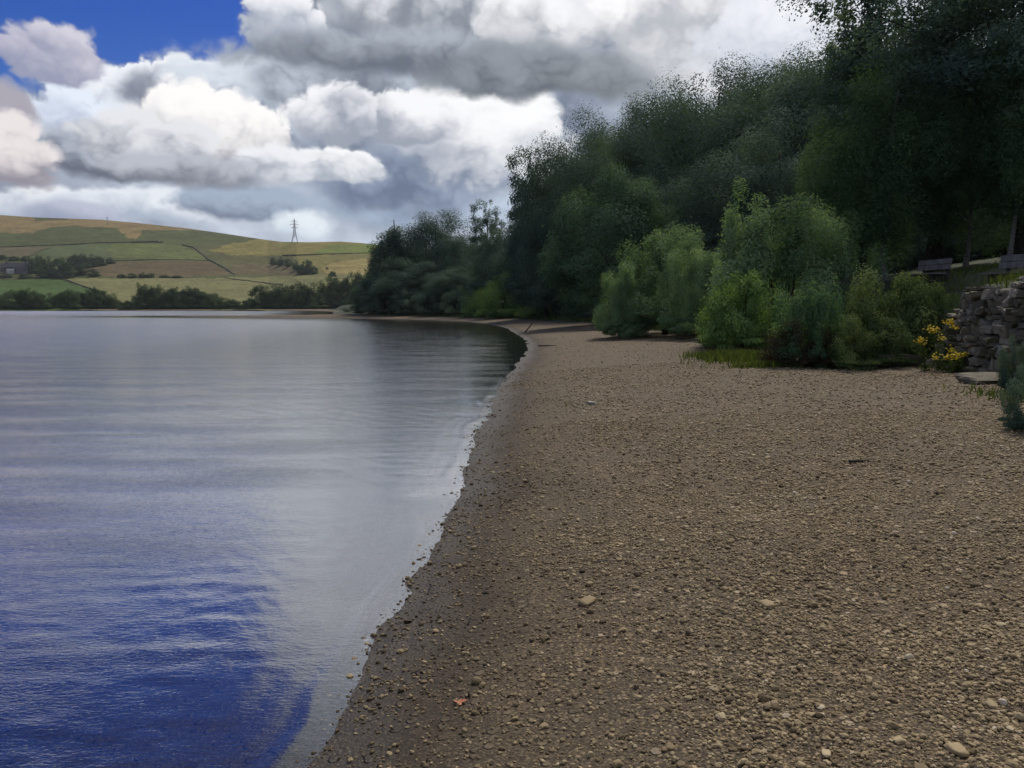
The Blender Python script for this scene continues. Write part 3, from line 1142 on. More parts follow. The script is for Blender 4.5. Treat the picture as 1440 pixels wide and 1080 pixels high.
def make_tree(name, seed, H, W, crown_lo, leaf, n_clump, n_leaf, L, Wd, bark, r0=.3, flat=.62, droop=.2, hull_rough=.25, inner=.35, clump_r=.23,
              low=-1.0, taper=0.0, n_limb=10, feather=.14, outw=1.0, upw=.35, multi=1, sink=.4, cf=.40, boxy=0.0):
    g = np.random.default_rng(seed)
    cz = crown_lo + cf * (H - crown_lo)
    up, dn = (1 - cf) * (H - crown_lo), cf * (H - crown_lo)
    rad = (W / 2, W / 2, 1.0)
    P, out, tint, c = crown_points(g, n_clump, n_leaf, rad, flat, hull_rough, inner, clump_r, low, taper, feather, boxy)
    P[:, 2] = np.where(P[:, 2] > 0, P[:, 2] * up, P[:, 2] * dn) + cz
    c[:, 2] = np.where(c[:, 2] > 0, c[:, 2] * up, c[:, 2] * dn) + cz
    k = P[:, 2] > -.1
    P, out, tint = P[k], out[k], tint[k]
    me = leaves_mesh(name + "_crown", P, out, g, len(P), L, Wd, leaf, droop, tint, outw, upw)
    tm = trunk_mesh(name + "_trunk", g, H * .86, r0, -sink, c, bark, n_limb, .03, 8, multi)
    rr = np.hypot(P[:, 0], P[:, 1])
    return Kind(me, tm, float(np.percentile(P[:, 2], 99.85)), 2 * float(np.percentile(rr, 94)))


OAK = [make_tree("oak", 100 + i, 16, 14, .2, L_dark, 240, 150000, .175, .112, M_bark, .32, hull_rough=.26, clump_r=.235, cf=.32, inner=.35, low=-.85, boxy=.40, feather=.07) for i in range(3)]
TALL = [make_tree("tall_tree", 120 + i, 19, 11, 4.5, L_dark, 150, 60000, .15, .09, M_bark, .3, hull_rough=.34, clump_r=.19, n_limb=16, inner=.15) for i in range(2)]
DOME = make_tree("dome_tree", 133, 15, 15, .0, L_dark, 240, 120000, .20, .13, M_bark, .35, hull_rough=.14, clump_r=.22, cf=.25, inner=.5, low=-.9, boxy=.25, feather=.05)
SPIKY = make_tree("spiky_tree", 130, 16, 9, .0, L_dark, 150, 42000, .26, .14, M_bark, .3, taper=.55, clump_r=.17, hull_rough=.4, droop=-.4, feather=.3, cf=.25, low=-.9)
AIRY = make_tree("airy_tree", 131, 18, 8, 6, L_dark, 75, 11000, .24, .15, M_bark, .24, clump_r=.17, hull_rough=.45, n_limb=26, inner=.2, feather=.3)
ROUND = make_tree("round_tree", 132, 15, 13, .0, L_round, 230, 80000, .20, .11, M_bark, .35, flat=.8, hull_rough=.16, clump_r=.17, droop=-.2, cf=.35, low=-.85)
BIRCH = [make_tree("birch", 140 + i, 15, 8.5, 2.0, L_birch, 140, 52000, .15, .10, M_birchbark, .15, flat=1.15, hull_rough=.35, clump_r=.2, droop=.9, n_limb=7, inner=.2, multi=1, outw=.4) for i in range(2)]
UNDER = make_tree("understorey", 150, 5, 6, .0, L_dark, 80, 20000, .14, .085, M_bark, .08, multi=3, hull_rough=.35, cf=.2)
WILLOW = [make_tree("willow_bush", 160 + i, 4.6, 5.6, .0, L_willow, 190, 80000, .125, .036, M_bark, .05, flat=.9, hull_rough=.5, clump_r=.16, droop=-.4, multi=5, n_limb=25, feather=.28, low=-.9, outw=.5, upw=.4, cf=.2) for i in range(2)]
BROAD = [make_tree("broad_bush", 170 + i, 2.2, 2.6, .0, L_bright, 80, 15000, .075, .05, M_bark, .03, hull_rough=.35, multi=4, feather=.3, clump_r=.22, low=-.9, cf=.2) for i in range(2)]
SHRUB = make_tree("shore_shrub", 175, 6, 8, .0, L_bright, 100, 30000, .16, .08, M_bark, .07, hull_rough=.3, multi=4, low=-.9, flat=.8, cf=.2)
SAPLING = make_tree("sapling", 176, 5, 3.0, .3, L_willow, 60, 16000, .13, .06, M_bark, .04, hull_rough=.5, multi=2, taper=.2, feather=.3, droop=-.3, cf=.2)
TEAL = make_tree("teal_bush", 177, 1.8, 1.5, .0, L_teal, 60, 9000, .09, .03, M_bark, .02, hull_rough=.4, multi=4, feather=.4, droop=-.5, flat=1.1, cf=.2)
DEAD = make_tree("dead_bush", 178, 1.6, 2.2, .0, L_dead, 70, 8500, .07, .03, M_bark, .02, hull_rough=.45, multi=7, feather=.5, n_limb=40, cf=.2)
IVY = [make_tree("ivy_bush", 180 + i, 1.9, 2.6, .0, L_ivy, 90, 15000, .06, .048, M_bark, .03, hull_rough=.4, multi=3, feather=.3, low=-.9, cf=.2) for i in range(2)]
FAR = [make_tree("far_tree", 190 + i, 11, 12, .0, L_far, 60, 12000, .5, .34, M_bark, .3, hull_rough=.2, n_limb=4, clump_r=.3, feather=.05, cf=.2) for i in range(3)]


def place(kind, name, x, y, H, W, label, cat="tree", group=None, z=None, rz=None, crown_name="crown", trunk_name="trunk", tilt=0.0):
    o = bpy.data.objects.new(name, None)
    COL.objects.link(o)
    o.empty_display_size = .3
    z = hz(x, y) if z is None else z
    o.location = (x, y, z)
    sc = W / kind.W
    o.scale = (sc, sc, H / kind.H)
    o.rotation_euler = (0, tilt, rng.random() * 6.28 if rz is None else rz)
    tag(o, label, cat, group)
    link(crown_name, kind.crown, o)
    link(trunk_name, kind.trunk, o)
    return o


def place_px(kind, name, X, Ytop, y, Wpx, label, cat="tree", group=None, **k):
    p = at(X, Ytop, y)
    z = hz(p[0], y)
    H = p[2] - z
    W = Wpx / FPX * y
    return place(kind, name, p[0], y, H, W, label, cat, group, z=z - .05, **k)


BAY = "trees on the shore of the bay"
WOOD = "trees of the dark wood on the right bank"
# far side of the bay
for kind, X, Yt, y, W, lab in (
    (SPIKY, 550, 320, 150, 75, "dark pointed tree with spiky top at the lake end of the wood"),
    (DOME, 614, 299, 152, 120, "dark round-topped tree beside the spiky one at the end of the wood"),
    (DOME, 655, 332, 146, 90, "dark low tree between the round-topped tree and the slender one"),
    (DOME, 580, 362, 142, 110, "broad dark tree low at the water under the round-topped tree"),
    (OAK[0], 524, 392, 148, 52, "lowest dark tree leaning out over the spit"),
    (OAK[1], 640, 372, 132, 90, "dark tree on the bay shore below the slender tree"),
    (AIRY, 687, 279, 128, 52, "slender airy tree standing alone against the pale sky"),
    (DOME, 712, 322, 120, 100, "dark tree under the slender airy tree"),
    (DOME, 752, 296, 112, 110, "dark tree between the slender tree and the big round tree"),
    (OAK[1], 790, 340, 106, 90, "dark tree at the back of the pebble bay under the wood"),
):
    place_px(kind, "shore_tree", X, Yt, y, W, lab, "tree", BAY)
for X, Yt, y, W in ((508, 415, 150, 44), (540, 405, 141, 50), (572, 408, 134, 46), (606, 404, 130, 52), (640, 402, 125, 50), (668, 398, 119, 50), (800, 400, 92, 60), (835, 405, 80, 56)):
    place_px(UNDER, "shore_shrub", X, Yt, y, W, "dark low shrub along the back of the bay shore under the trees", "shrub", "dark shrubs along the bay shore", trunk_name="stems", crown_name="foliage")
for X, Yt, y, W, lab in ((708, 382, 106, 66, "pale green shrub on the shore at the head of the bay"), (752, 398, 98, 62, "lower green shrub just right of the pale shrub at the bay head"),
                         (672, 408, 116, 50, "small green shrub at the water below the slender tree")):
    place_px(SHRUB, "shrub", X, Yt, y, W, lab, "shrub", trunk_name="stems", crown_name="foliage")
# the wood
for kind, X, Yt, y, W, lab in (
    (AIRY, 752, 205, 98, 75, "thin-crowned tree with sky showing through at the left edge of the wood"),
    (OAK[2], 800, 195, 97, 150, "tall tree at the left end of the wood's skyline"),
    (OAK[1], 868, 162, 90, 190, "second tall tree along the wood's skyline from the left"),
    (OAK[0], 940, 137, 82, 210, "tall tree on the skyline above the round blue-green tree"),
    (OAK[2], 1015, 104, 72, 220, "tall tree on the skyline under the bright cloud"),
    (OAK[1], 1085, 81, 64, 220, "tallest tree on the open skyline of the wood"),
    (OAK[0], 1165, 91, 62, 230, "tall tree on the skyline next to the overhanging branches"),
    (OAK[0], 828, 187, 103, 150, "tree filling the skyline behind the left end of the wood"),
    (OAK[2], 905, 156, 97, 170, "tree filling the skyline behind the second tall tree"),
    (OAK[1], 978, 121, 88, 180, "tree filling the skyline over the left willow"),
    (OAK[0], 1048, 93, 80, 180, "tree filling the skyline beside the tallest tree"),
    (OAK[2], 1122, 85, 76, 190, "tree filling the skyline right of the tallest tree"),
    (OAK[1], 1205, 95, 74, 200, "tree filling the skyline below the overhanging branches"),
    (OAK[1], 770, 262, 92, 120, "dark tree under the left end of the wood's skyline"),
    (OAK[0], 955, 235, 66, 190, "dark tree in the wood behind the left willow bush"),
    (OAK[1], 1085, 180, 55, 240, "dark tree in the wood right behind the big willow bush"),
    (OAK[2], 1010, 290, 58, 160, "low dark tree in the wood between the two willow bushes"),
    (OAK[2], 1245, 30, 60, 280, "dark tree at the back of the wood behind the birches"),
    (OAK[0], 1335, 60, 62, 280, "dark tree at the back of the wood behind the far bench"),
    (OAK[1], 1440, 40, 58, 300, "dark tree at the back of the wood behind the near bench"),
    (OAK[2], 1190, 215, 50, 210, "low dark tree in the wood behind the lighter birch"),
    (OAK[0], 1300, 180, 52, 230, "low dark tree deep in the shade behind the far bench"),
    (OAK[1], 1410, 170, 50, 250, "low dark tree deep in the shade behind the near bench"),
    (TALL[0], 1340, -190, 36, 360, "huge dark tree whose crown leaves the top of the picture"),
    (TALL[1], 1465, -160, 31, 360, "huge dark tree rising at the right edge behind the near bench"),
):
    place_px(kind, "woodland_tree", X, Yt, y, W, lab, "tree", WOOD)
place_px(ROUND, "round_tree", 866, 234, 60, 186, "big round blue-green tree at the back of the beach", "tree")
place_px(AIRY, "overhanging_tree", 1225, -90, 40, 150, "airy tree with sky between its leaves at the top of the picture", "tree", WOOD)
place_px(BIRCH[0], "birch_tree", 1200, 130, 40, 170, "lighter green birch behind the big willow bush", "birch", "birches at the edge of the wood", trunk_name="trunk")
place_px(BIRCH[1], "birch_tree", 1262, 90, 33, 190, "pale-trunked birch left of the far bench", "birch", "birches at the edge of the wood")
place_px(BIRCH[0], "birch_tree", 1372, 60, 34, 190, "crooked pale-trunked birch between the two benches", "birch", "birches at the edge of the wood")
place_px(BIRCH[1], "birch_tree", 1436, 40, 30, 170, "pale-trunked birch right behind the near bench", "birch", "birches at the edge of the wood")
for X, Yt, y, W, lab in ((1150, 300, 44, 120, "dark shrub under the wood right of the big willow"), (1235, 290, 46, 130, "dark shrub under the trees behind the left birch"),
                         (1310, 285, 46, 110, "dark shrub in the shade behind the far bench"), (1390, 275, 44, 130, "dark shrub in the shade between the benches"),
                         (1465, 270, 42, 140, "dark shrub in the shade behind the near bench"), (900, 330, 66, 130, "dark shrub under the wood behind the left willow")):
    place_px(UNDER, "woodland_shrub", X, Yt, y, W, lab, "shrub", "dark shrubs under the wood", trunk_name="stems", crown_name="foliage")
# willow bushes at the back of the beach
wil = "willow bushes at the back of the beach"
place_px(WILLOW[0], "willow_bush", 935, 322, 40, 175, "green willow bush standing left of the biggest willow", "bush", wil, trunk_name="stems", crown_name="foliage")
place_px(WILLOW[1], "willow_bush", 872, 378, 38.5, 70, "small pale willow bush at the left end of the bushes", "bush", wil, trunk_name="stems", crown_name="foliage")
place_px(WILLOW[1], "willow_bush", 1112, 282, 28.5, 238, "biggest olive-green willow bush in front of the wood", "bush", wil, trunk_name="stems", crown_name="foliage")
place_px(WILLOW[0], "willow_bush", 1003, 348, 35, 120, "low dark willow bush in the gap between the two big willows", "bush", wil, trunk_name="stems", crown_name="foliage")
place_px(SAPLING, "sapling", 1052, 250, 29.5, 100, "leafy sapling poking above the biggest willow bush", "sapling", trunk_name="stems", crown_name="foliage")
fg = "small bushes in front of the biggest willow"
for kind, nm, X, Yt, y, W, lab in (
    (BROAD[0], "bush", 1046, 380, 25, 115, "bright yellow-green leafy bush at the left foot of the biggest willow"),
    (BROAD[1], "bush", 1008, 425, 27, 60, "small bright bush beside the grass patch"),
    (TEAL, "bush", 1128, 392, 18.6, 70, "blue-green bush above the dead brown bush"),
    (TEAL, "bush", 1162, 385, 18.3, 60, "taller blue-green bush in the middle of the bank bushes"),
    (DEAD, "dead_bush", 1118, 446, 18.3, 84, "dead brown bush at the foot of the biggest willow"),
    (DEAD, "dead_bush", 1170, 456, 18.0, 60, "smaller dead brown bush right of the first dead one"),
    (IVY[0], "bush", 1215, 376, 18.8, 120, "dark green leafy bush below the far bench"),
    (IVY[1], "bush", 1205, 440, 17.4, 70, "low dark green bush at the beach edge"),
    (IVY[1], "bush", 1262, 380, 18.6, 105, "dark bush on the bank under the far bench"),
    (IVY[0], "bush", 1296, 384, 18.3, 70, "dark bush next to the collapsed end of the stone wall"),
    (IVY[1], "bush", 1312, 394, 18.2, 74, "bush at the top of the bank touching the slumped wall end"),
    (IVY[0], "bush", 1250, 430, 17.7, 90, "dark bush at the foot of the bank left of the yellow flowers"),
    (UNDER, "bush", 1448, 508, 8.9, 80, "dark bush at the right edge of the beach below the wall"),
    (UNDER, "bush", 1428, 468, 12.4, 46, "small dark bush at the foot of the wall by the right edge"),
):
    place_px(kind, nm, X, Yt, y, W, lab, "bush", fg, trunk_name="stems", crown_name="foliage")


# far shore and hillside trees
def far_row(items, lab, group, cat="tree"):
    for X, Yt, Yb, W in items:
        b = hill_at(X, Yb)
        top = at(X, Yt, b[1])
        H = max(top[2] - b[2], 2.0) * 1.05
        place(FAR[rng.integers(3)], "far_tree", b[0], b[1], H, W / FPX * b[1], lab, cat, group, z=b[2] - .3)


g = np.random.default_rng(5)
far_row([(X, 411 + g.normal() * 3, 435.5 - abs(g.normal()) * 1, 24 + 14 * g.random()) for X in range(-30, 150, 13)],
        "dark tree in the far shore row below the green field", "dark row of trees under the green field")
far_row([(134, 404, 431, 20), (150, 409, 434, 28), (164, 413, 434, 26)], "dark tree in the far shore clump where the two lower fields meet", "far shore clump between the lower fields")
far_row([(X, 405 + g.normal() * 3, 435, 26 + 12 * g.random()) for X in range(206, 312, 12)],
        "round tree in the far shore clump below the pale field", "far shore clump below the pale field")
far_row([(X, 420 + g.normal() * 2, 435.5, 26) for X in (182, 195, 318, 330, 344, 356)], "low bush in the gaps of the far shore tree row", "low bushes of the far shore")
far_row([(X, 401 + g.normal() * 2.5, 435, 28 + 12 * g.random()) for X in range(366, 450, 11)],
        "round tree in the far shore clump nearest the spit", "far shore clump nearest the spit")
far_row([(X, 396 - (X - 450) * .2 + g.normal() * 2, 434, 30) for X in range(452, 540, 11)], "green tree on the far shore behind the spit", "far shore trees behind the spit")
far_row([(X, Yt, Yb, W) for X, Yt, Yb, W in ((52, 362, 385, 16), (62, 359, 383, 18), (74, 361, 389, 22), (90, 363, 390, 28), (96, 368, 392, 24), (70, 372, 391, 20), (110, 358, 380, 22), (122, 357, 378, 20),
                                             (134, 358, 376, 18), (146, 360, 374, 18), (160, 362, 371, 14), (118, 372, 388, 18), (136, 378, 389, 18), (8, 358, 366, 16), (26, 360, 367, 16), (42, 360, 368, 14), (-14, 360, 380, 20), (40, 384, 392, 20), (12, 384, 391, 20))],
        "dark tree around the stone farmhouse on the left hillside", "dark trees round the farmhouse")
far_row([(176, 385, 391, 14), (190, 384, 391, 14), (206, 383, 391, 16), (216, 384, 391, 14), (236, 386, 391, 20), (252, 387, 391, 16)], "small bush in the hedge under the brown mound", "hedge bushes under the brown mound")
far_row([(388, 362, 373, 14), (398, 361, 374, 14), (408, 364, 376, 14), (420, 368, 380, 14), (434, 366, 386, 22), (443, 374, 386, 14), (428, 372, 386, 16)], "dark tree in the clump on the gold hillside", "dark clump on the gold hillside")
far_row([(470, 381, 389, 11)], "small dark bush standing alone in the yellow field", None, "bush")
far_row([(462, 375, 378.5, 4)], "tiny lone bush on the gold slope above the yellow field", None, "bush")
far_row([(137, 404.5, 411, 7)], "small dark thorn bush at the end of the wall between the lower fields", None, "bush")

# ------------------------------------------------------------------ pylon, mast, farmhouse
M_steel = simple_mat("grey_steel", (.26, .265, .27), (.36, .365, .37), 2, .6, .4)


def build_pylon():
    b = hill_at(418, 342.3)
    top = at(418, 308.5, b[1])
    H = top[2] - b[2] + 1
    root = bpy.data.objects.new("pylon", None)
    COL.objects.link(root)
    root.location = (b[0], b[1], b[2] - 1)
    root.rotation_euler = (0, 0, R(12))
    tag(root, "grey steel lattice pylon on the saddle of the hill skyline", "pylon")
    H += 1

    def wid(f):
        return np.interp(f, [0, .38, .62, 1.0], [3.9, 1.75, 1.1, .15]) * H / 33

    def corner(f, k):
        w = wid(f)
        return np.array([w * (1, -1, -1, 1)[k], w * (1, 1, -1, -1)[k], f * H])
    lv = [0, .2, .38, .5, .62, .72, .82, .92, 1.0]
    body = MB()
    for f0, f1 in zip(lv[1:-1], lv[2:]):
        for k in range(4):
            k2 = (k + 1) % 4
            body.tube([corner(f0, k), corner(f1, k2)], .22, 4)
            body.tube([corner(f0, k2), corner(f1, k)], .22, 4)
            body.tube([corner(f1, k), corner(f1, k2)], .18, 4)
            if f0 >= .38:
                body.tube([corner(f0, k), corner(f1, k)], .28, 4)
    link("lattice_body", body.mesh("lattice_body", [M_steel]), root)
    for k in range(4):
        leg = MB()
        leg.tube([corner(0, k), corner(.2, k), corner(.38, k)], [.42, .38, .34], 4)
        link("leg", leg.mesh("leg", [M_steel]), root)
    for f, arm in ((.62, 4.6), (.75, 5.6), (.88, 4.2)):
        a = MB()
        arm *= H / 33
        for sg in (-1, 1):
            tip = np.array([sg * arm, 0, f * H + .3])
            for k in range(4):
                a.tube([corner(f, k), tip], .12, 4)
                a.tube([corner(min(f + .05, 1), k), tip], .10, 4)
            a.tube([tip, tip - [0, 0, 1.6]], .12, 5)
        link("cross_arm", a.mesh("cross_arm", [M_steel]), root)


build_pylon()


def build_mast():
    b = hill_at(158.5, 320)
    top = at(158.5, 305, b[1])
    H = top[2] - b[2]
    mb = MB()
    mb.tube([(0, 0, -1), (0, 0, H * .5), (0, 0, H)], [.55, .45, .3], 6)
    mb.box((0, 0, H * .92), (3.0, .4, .4))
    mb.box((0, 0, H * .8), (2.0, .4, .4))
    o = link("power_pole", mb.mesh("power_pole", [M_steel]), None, b)
    tag(o, "thin dark pole breaking the moor skyline left of the pylon", "pole")


build_mast()

M_farm = simple_mat("farm_stone", (.085, .08, .075), (.17, .16, .15), .6)
M_slate = simple_mat("slate_roof", (.055, .055, .06), (.09, .09, .10), .8)
M_pale = simple_mat("pale_render", (.38, .36, .35), (.5, .48, .46), .5)
M_glass = simple_mat("dark_pane", (.01, .011, .013), (.02, .022, .025), 1, .2, .5)


def build_farm(X0, X1, Yb, Yt, label, gable=None):
    b0, b1 = hill_at(X0, Yb), hill_at(X1, Yb)
    y = (b0[1] + b1[1]) / 2
    w = (X1 - X0) / FPX * y
    H = (Yb - Yt) / FPX * y
    root = bpy.data.objects.new("farmhouse", None)
    COL.objects.link(root)
    root.location = ((b0[0] + b1[0]) / 2, y, min(b0[2], b1[2]) - .5)
    root.rotation_euler = (0, 0, R(4))
    tag(root, label, "farmhouse", "stone buildings of the hillside farm")
    dd = 8.0
    wall = MB()
    wall.box((0, 0, H * .31), (w, dd, H * .62))
    wm = link("wall", wall.mesh("wall", [M_farm]), root)
    r = MB()
    x, e, r0, r1 = w / 2 + .4, dd / 2 + .5, H * .62 - .1, H
    r.add([(-x, -e, r0), (x, -e, r0), (x, e, r0), (-x, e, r0), (-x + .5, 0, r1), (x - .5, 0, r1)], [(0, 1, 5, 4), (2, 3, 4, 5), (0, 3, 2, 1)], [(1, 2, 5), (3, 0, 4)])
    roof = link("roof", r.mesh("roof", [M_slate]), root)
    for cx in (-w * .4, w * .38):
        c = MB()
        c.box((cx, 0, H + .5), (1.4, 1.1, 2.0))
        link("chimney", c.mesh("chimney", [M_farm]), roof)
    n = max(2, int(w / 5))
    for k in range(n):
        q = MB()
        q.box((-w / 2 + (k + .5) * w / n, -dd / 2 - .03, H * .33), (1.5, .12, 1.9))
        link("window", q.mesh("window", [M_glass]), root)
    if gable:
        q = MB()
        gx = gable * w
        q.box((gx, -dd / 2 - 1.5, H * .16), (7, 3.0, H * .30))
        q.add([(gx - 3.8, -dd / 2 - 3.2, H * .31), (gx + 3.8, -dd / 2 - 3.2, H * .31), (gx + 3.8, -dd / 2 + .02, H * .42), (gx - 3.8, -dd / 2 + .02, H * .42),
               (gx - 3.8, -dd / 2 - 3.2, H * .335), (gx + 3.8, -dd / 2 - 3.2, H * .335), (gx + 3.8, -dd / 2 + .02, H * .445), (gx - 3.8, -dd / 2 + .02, H * .445)],
              [(0, 3, 2, 1), (4, 5, 6, 7), (0, 1, 5, 4), (1, 2, 6, 5), (3, 0, 4, 7)])
        link("porch", q.mesh("porch", [M_pale]), root)


build_farm(13, 47, 385, 369.5, "long grey stone farmhouse with pale porch among dark hillside trees", -.15)
build_farm(-12, 12, 383, 372, "smaller stone barn left of the farmhouse at the picture edge", .2)

# ------------------------------------------------------------------ rubble wall
M_rubble, _nt, _out = mat("rubble_stone")
_p = geo_pos(_nt)
_t = _nt.attr('tint')
_c = _nt.ramp(_t, [(0, (.075, .066, .05)), (.4, (.17, .15, .112)), (.75, (.28, .255, .205)), (1, (.48, .45, .40))])
_n = _nt.noise(_p, 9, 8, .65)
_c = _nt.mix(_nt.ss(_n, .35, .75, 0, .6), _c, _nt.mix(1.0, _c, (.45, .45, .40), 'MULTIPLY'))
_m = _nt.noise(_p, 3.0, 5, .6)
_c = _nt.mix(_nt.ss(_m, .48, .66, 0, .6), _c, (.055, .060, .025))
pbsdf(_nt, _out, _c, .9, .2, _nt.bump(_n, .03, .8))


def grid_cube(n=4):
    V, F = [], []
    idx = {}

    def vid(p):
        k = tuple(np.round(p, 5))
        if k not in idx:
            idx[k] = len(V)
            V.append(k)
        return idx[k]
    for ax in range(3):
        for sg in (-1, 1):
            u, v = (ax + 1) % 3, (ax + 2) % 3
            for i in range(n):
                for j in range(n):
                    q = []
                    for a, b in ((0, 0), (1, 0), (1, 1), (0, 1)):
                        p = [0, 0, 0]
                        p[ax] = sg
                        p[u] = -1 + 2 * (i + a) / n
                        p[v] = -1 + 2 * (j + b) / n
                        q.append(vid(p))
                    F.append(q if sg > 0 else q[::-1])
    return np.array(V, float), np.array(F)


GC = grid_cube(4)


def rock(g, size, round_=.35, rough=.10):
    V, F = GC
    r = np.linalg.norm(V, axis=1)[:, None]
    m = np.abs(V).max(1)[:, None]
    A = V * (1 - round_) + V / r * round_ * 1.25
    A = A * (1 + rough * (g.random((len(V), 1)) - .5) * 2)
    sh = np.eye(3) + .16 * (g.random((3, 3)) - .5) * 2
    for _ in range(2):
        ax = unit(g.standard_normal(3))
        A = A - ax * np.maximum(A @ ax - (.8 + .3 * g.random()), 0)[:, None]
    return (A @ sh) * np.array(size) / 2, F


def build_wall():
    g = np.random.default_rng(11)
    path = np.array([(9.15, 18.1), (8.75, 17.0), (8.45, 15.0), (8.05, 12.0), (7.5, 7.0), (7.35, 2.0)])
    seg = np.linalg.norm(np.diff(path, axis=0), axis=1)
    cum = np.concatenate([[0], np.cumsum(seg)])
    mb = MB()
    tints = []

    def pos(u):
        return np.array([np.interp(u, cum, path[:, 0]), np.interp(u, cum, path[:, 1])])

    def ang(u):
        a, b = pos(max(u - .2, 0)), pos(min(u + .2, cum[-1]))
        return math.atan2(b[1] - a[1], b[0] - a[0])
    z = 0.0
    while z < 1.95:
        hh = .08 + .12 * g.random()
        u = .1 + 1.15 * max(0, z - .25) + g.random() * .3          # the end has slumped into steps
        while u < cum[-1]:
            w = (.14 + .34 * g.random() ** 1.5)
            hs = hh * (.8 + .35 * g.random())
            topz = 1.72 + .12 * math.sin(u * 1.7)
            if z + hh * .5 < topz:
                uc = u + w / 2
                p = pos(uc)
                a = ang(uc)
                V, F = rock(g, (w * 1.03, .42, hs * 1.04), .17, .07)
                rr = a + .12 * g.standard_normal()
                tl = .10 * g.standard_normal()
                c, s_ = math.cos(tl), math.sin(tl)
                V = np.stack([V[:, 0] * c - V[:, 2] * s_, V[:, 1], V[:, 0] * s_ + V[:, 2] * c], 1)
                c, s_ = math.cos(rr), math.sin(rr)
                V = np.stack([V[:, 0] * c - V[:, 1] * s_, V[:, 0] * s_ + V[:, 1] * c, V[:, 2]], 1)
                nx, ny = math.sin(a), -math.cos(a)
                # batter: lean back with height; push in or out a little
                inset = .20 * z + .05 * g.standard_normal()
                side = 1 if (math.sin(a) * -1) < 0 else 1
                base = hz(pos(uc)[0] - .6, pos(uc)[1])
                V += np.array([p[0] + abs(nx) * inset + .1, p[1] + .0, base - .06 + z + hh / 2])
                mb.add(V, F)
                tints += [np.clip(.40 + .27 * g.standard_normal() + .12 * (z > 1.3), 0, 1)] * len(F)
            u += w + .012
        z += hh
    # dark earth core behind the stones
    nface = sum(len(f) for f in mb.F4)
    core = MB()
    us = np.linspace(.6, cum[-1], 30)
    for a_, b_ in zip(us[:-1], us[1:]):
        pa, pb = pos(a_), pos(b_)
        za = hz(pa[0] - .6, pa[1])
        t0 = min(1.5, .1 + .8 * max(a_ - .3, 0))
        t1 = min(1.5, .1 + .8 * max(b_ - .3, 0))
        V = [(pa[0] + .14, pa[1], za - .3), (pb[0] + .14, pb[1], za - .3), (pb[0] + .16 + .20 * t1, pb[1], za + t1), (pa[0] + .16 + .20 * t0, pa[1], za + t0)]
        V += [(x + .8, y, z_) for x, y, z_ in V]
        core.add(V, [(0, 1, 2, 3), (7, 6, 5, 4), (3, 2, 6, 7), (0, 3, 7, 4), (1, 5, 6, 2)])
    root = link("stone_wall", mb.mesh("stone_wall", [M_rubble], False, {'tint': ('FACE', 'FLOAT', np.array(tints))}))
    tag(root, "rough grey rubble stone retaining wall with slumped end at the right", "stone wall", None, "thing")
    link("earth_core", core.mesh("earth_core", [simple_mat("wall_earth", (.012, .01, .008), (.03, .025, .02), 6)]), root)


build_wall()


def single_rock(X, Y, yy, size, label, cat="stone", tint=.6, rz=0.0, seed=0, name="stone", group=None, sink=.3):
    g = np.random.default_rng(seed)
    p = at(X, Y, yy)
    z = hz(p[0], p[1])
    V, F = rock(g, size, .45, .08)
    c, s_ = math.cos(rz), math.sin(rz)
    V = np.stack([V[:, 0] * c - V[:, 1] * s_, V[:, 0] * s_ + V[:, 1] * c, V[:, 2]], 1)
    me = mesh_np(name, V, F, [M_rubble if size[0] > .15 else M_stone], size[0] < .15, {'tint': ('FACE', 'FLOAT', np.full(len(F), tint))})
    o = link(name, me, None, (p[0], p[1], z + size[2] * (.5 - sink)))
    return tag(o, label, cat, group)


def ground_y(X, Y):
    """how far ahead the ground seen at photo pixel X,Y lies"""
    d = ray(X, Y)
    t = np.geomspace(1.5, 260, 1500)
    h = terrain(np.outer(t, d[:2]))[0]
    k = np.argmax(CAMZ + t * d[2] < h)
    return float(t[k] * d[1])


single_rock(1385, 515, 13.7, (.78, .5, .16), "flat pale stone slab lying at the foot of the wall", tint=.5, rz=.2, seed=1, sink=.1, name="stone_slab")
single_rock(1325, 472, 17.0, (.5, .4, .3), "square stone fallen among the yellow flowers", tint=.5, seed=2, name="fallen_stone")
single_rock(1262, 478, 17.6, (.95, .5, .28), "long dark stone lying under the bank bushes", tint=.3, seed=3, name="fallen_stone", sink=.0)
loose = (("small white stone on the beach in front of the yellow flowers", 1309, 517, .10, .95), ("pale flat stone at the beach edge left of the yellow flowers", 1281, 509, .22, .7),
         ("little white stone at the foot of the bank below the dark bush", 1246, 501, .12, .95), ("pale olive flat stone in the middle of the beach foreground", 826, 849, .10, .42),
         ("pale round stone at the bottom edge right of centre", 1162, 1062, .045, .88), ("flat sandy stone at the bottom right corner", 1345, 1060, .075, .66),
         ("pale oblong stone right of the olive stone", 1078, 854, .085, .55), ("pale stone on the gravel halfway up the beach", 832, 569, .16, .85),
         ("whitish stone on the wet sand by the bend of the shore", 742, 547, .08, .88))
for i, (lab, X, Y, sz, tn) in enumerate(loose):
    yy = ground_y(X, Y)
    single_rock(X, Y, yy, (sz, sz * .6, sz * .35), lab, "stone", tn, .3 * i, 40 + i, "loose_stone", "pale stones lying on the beach", .2)


# ------------------------------------------------------------------ benches
M_bench = simple_mat("grey_bench_wood", (.10, .095, .085), (.19, .18, .165), 7, .8, .2, .004)
M_post = simple_mat("dark_bench_post", (.03, .027, .024), (.06, .055, .05), 9)


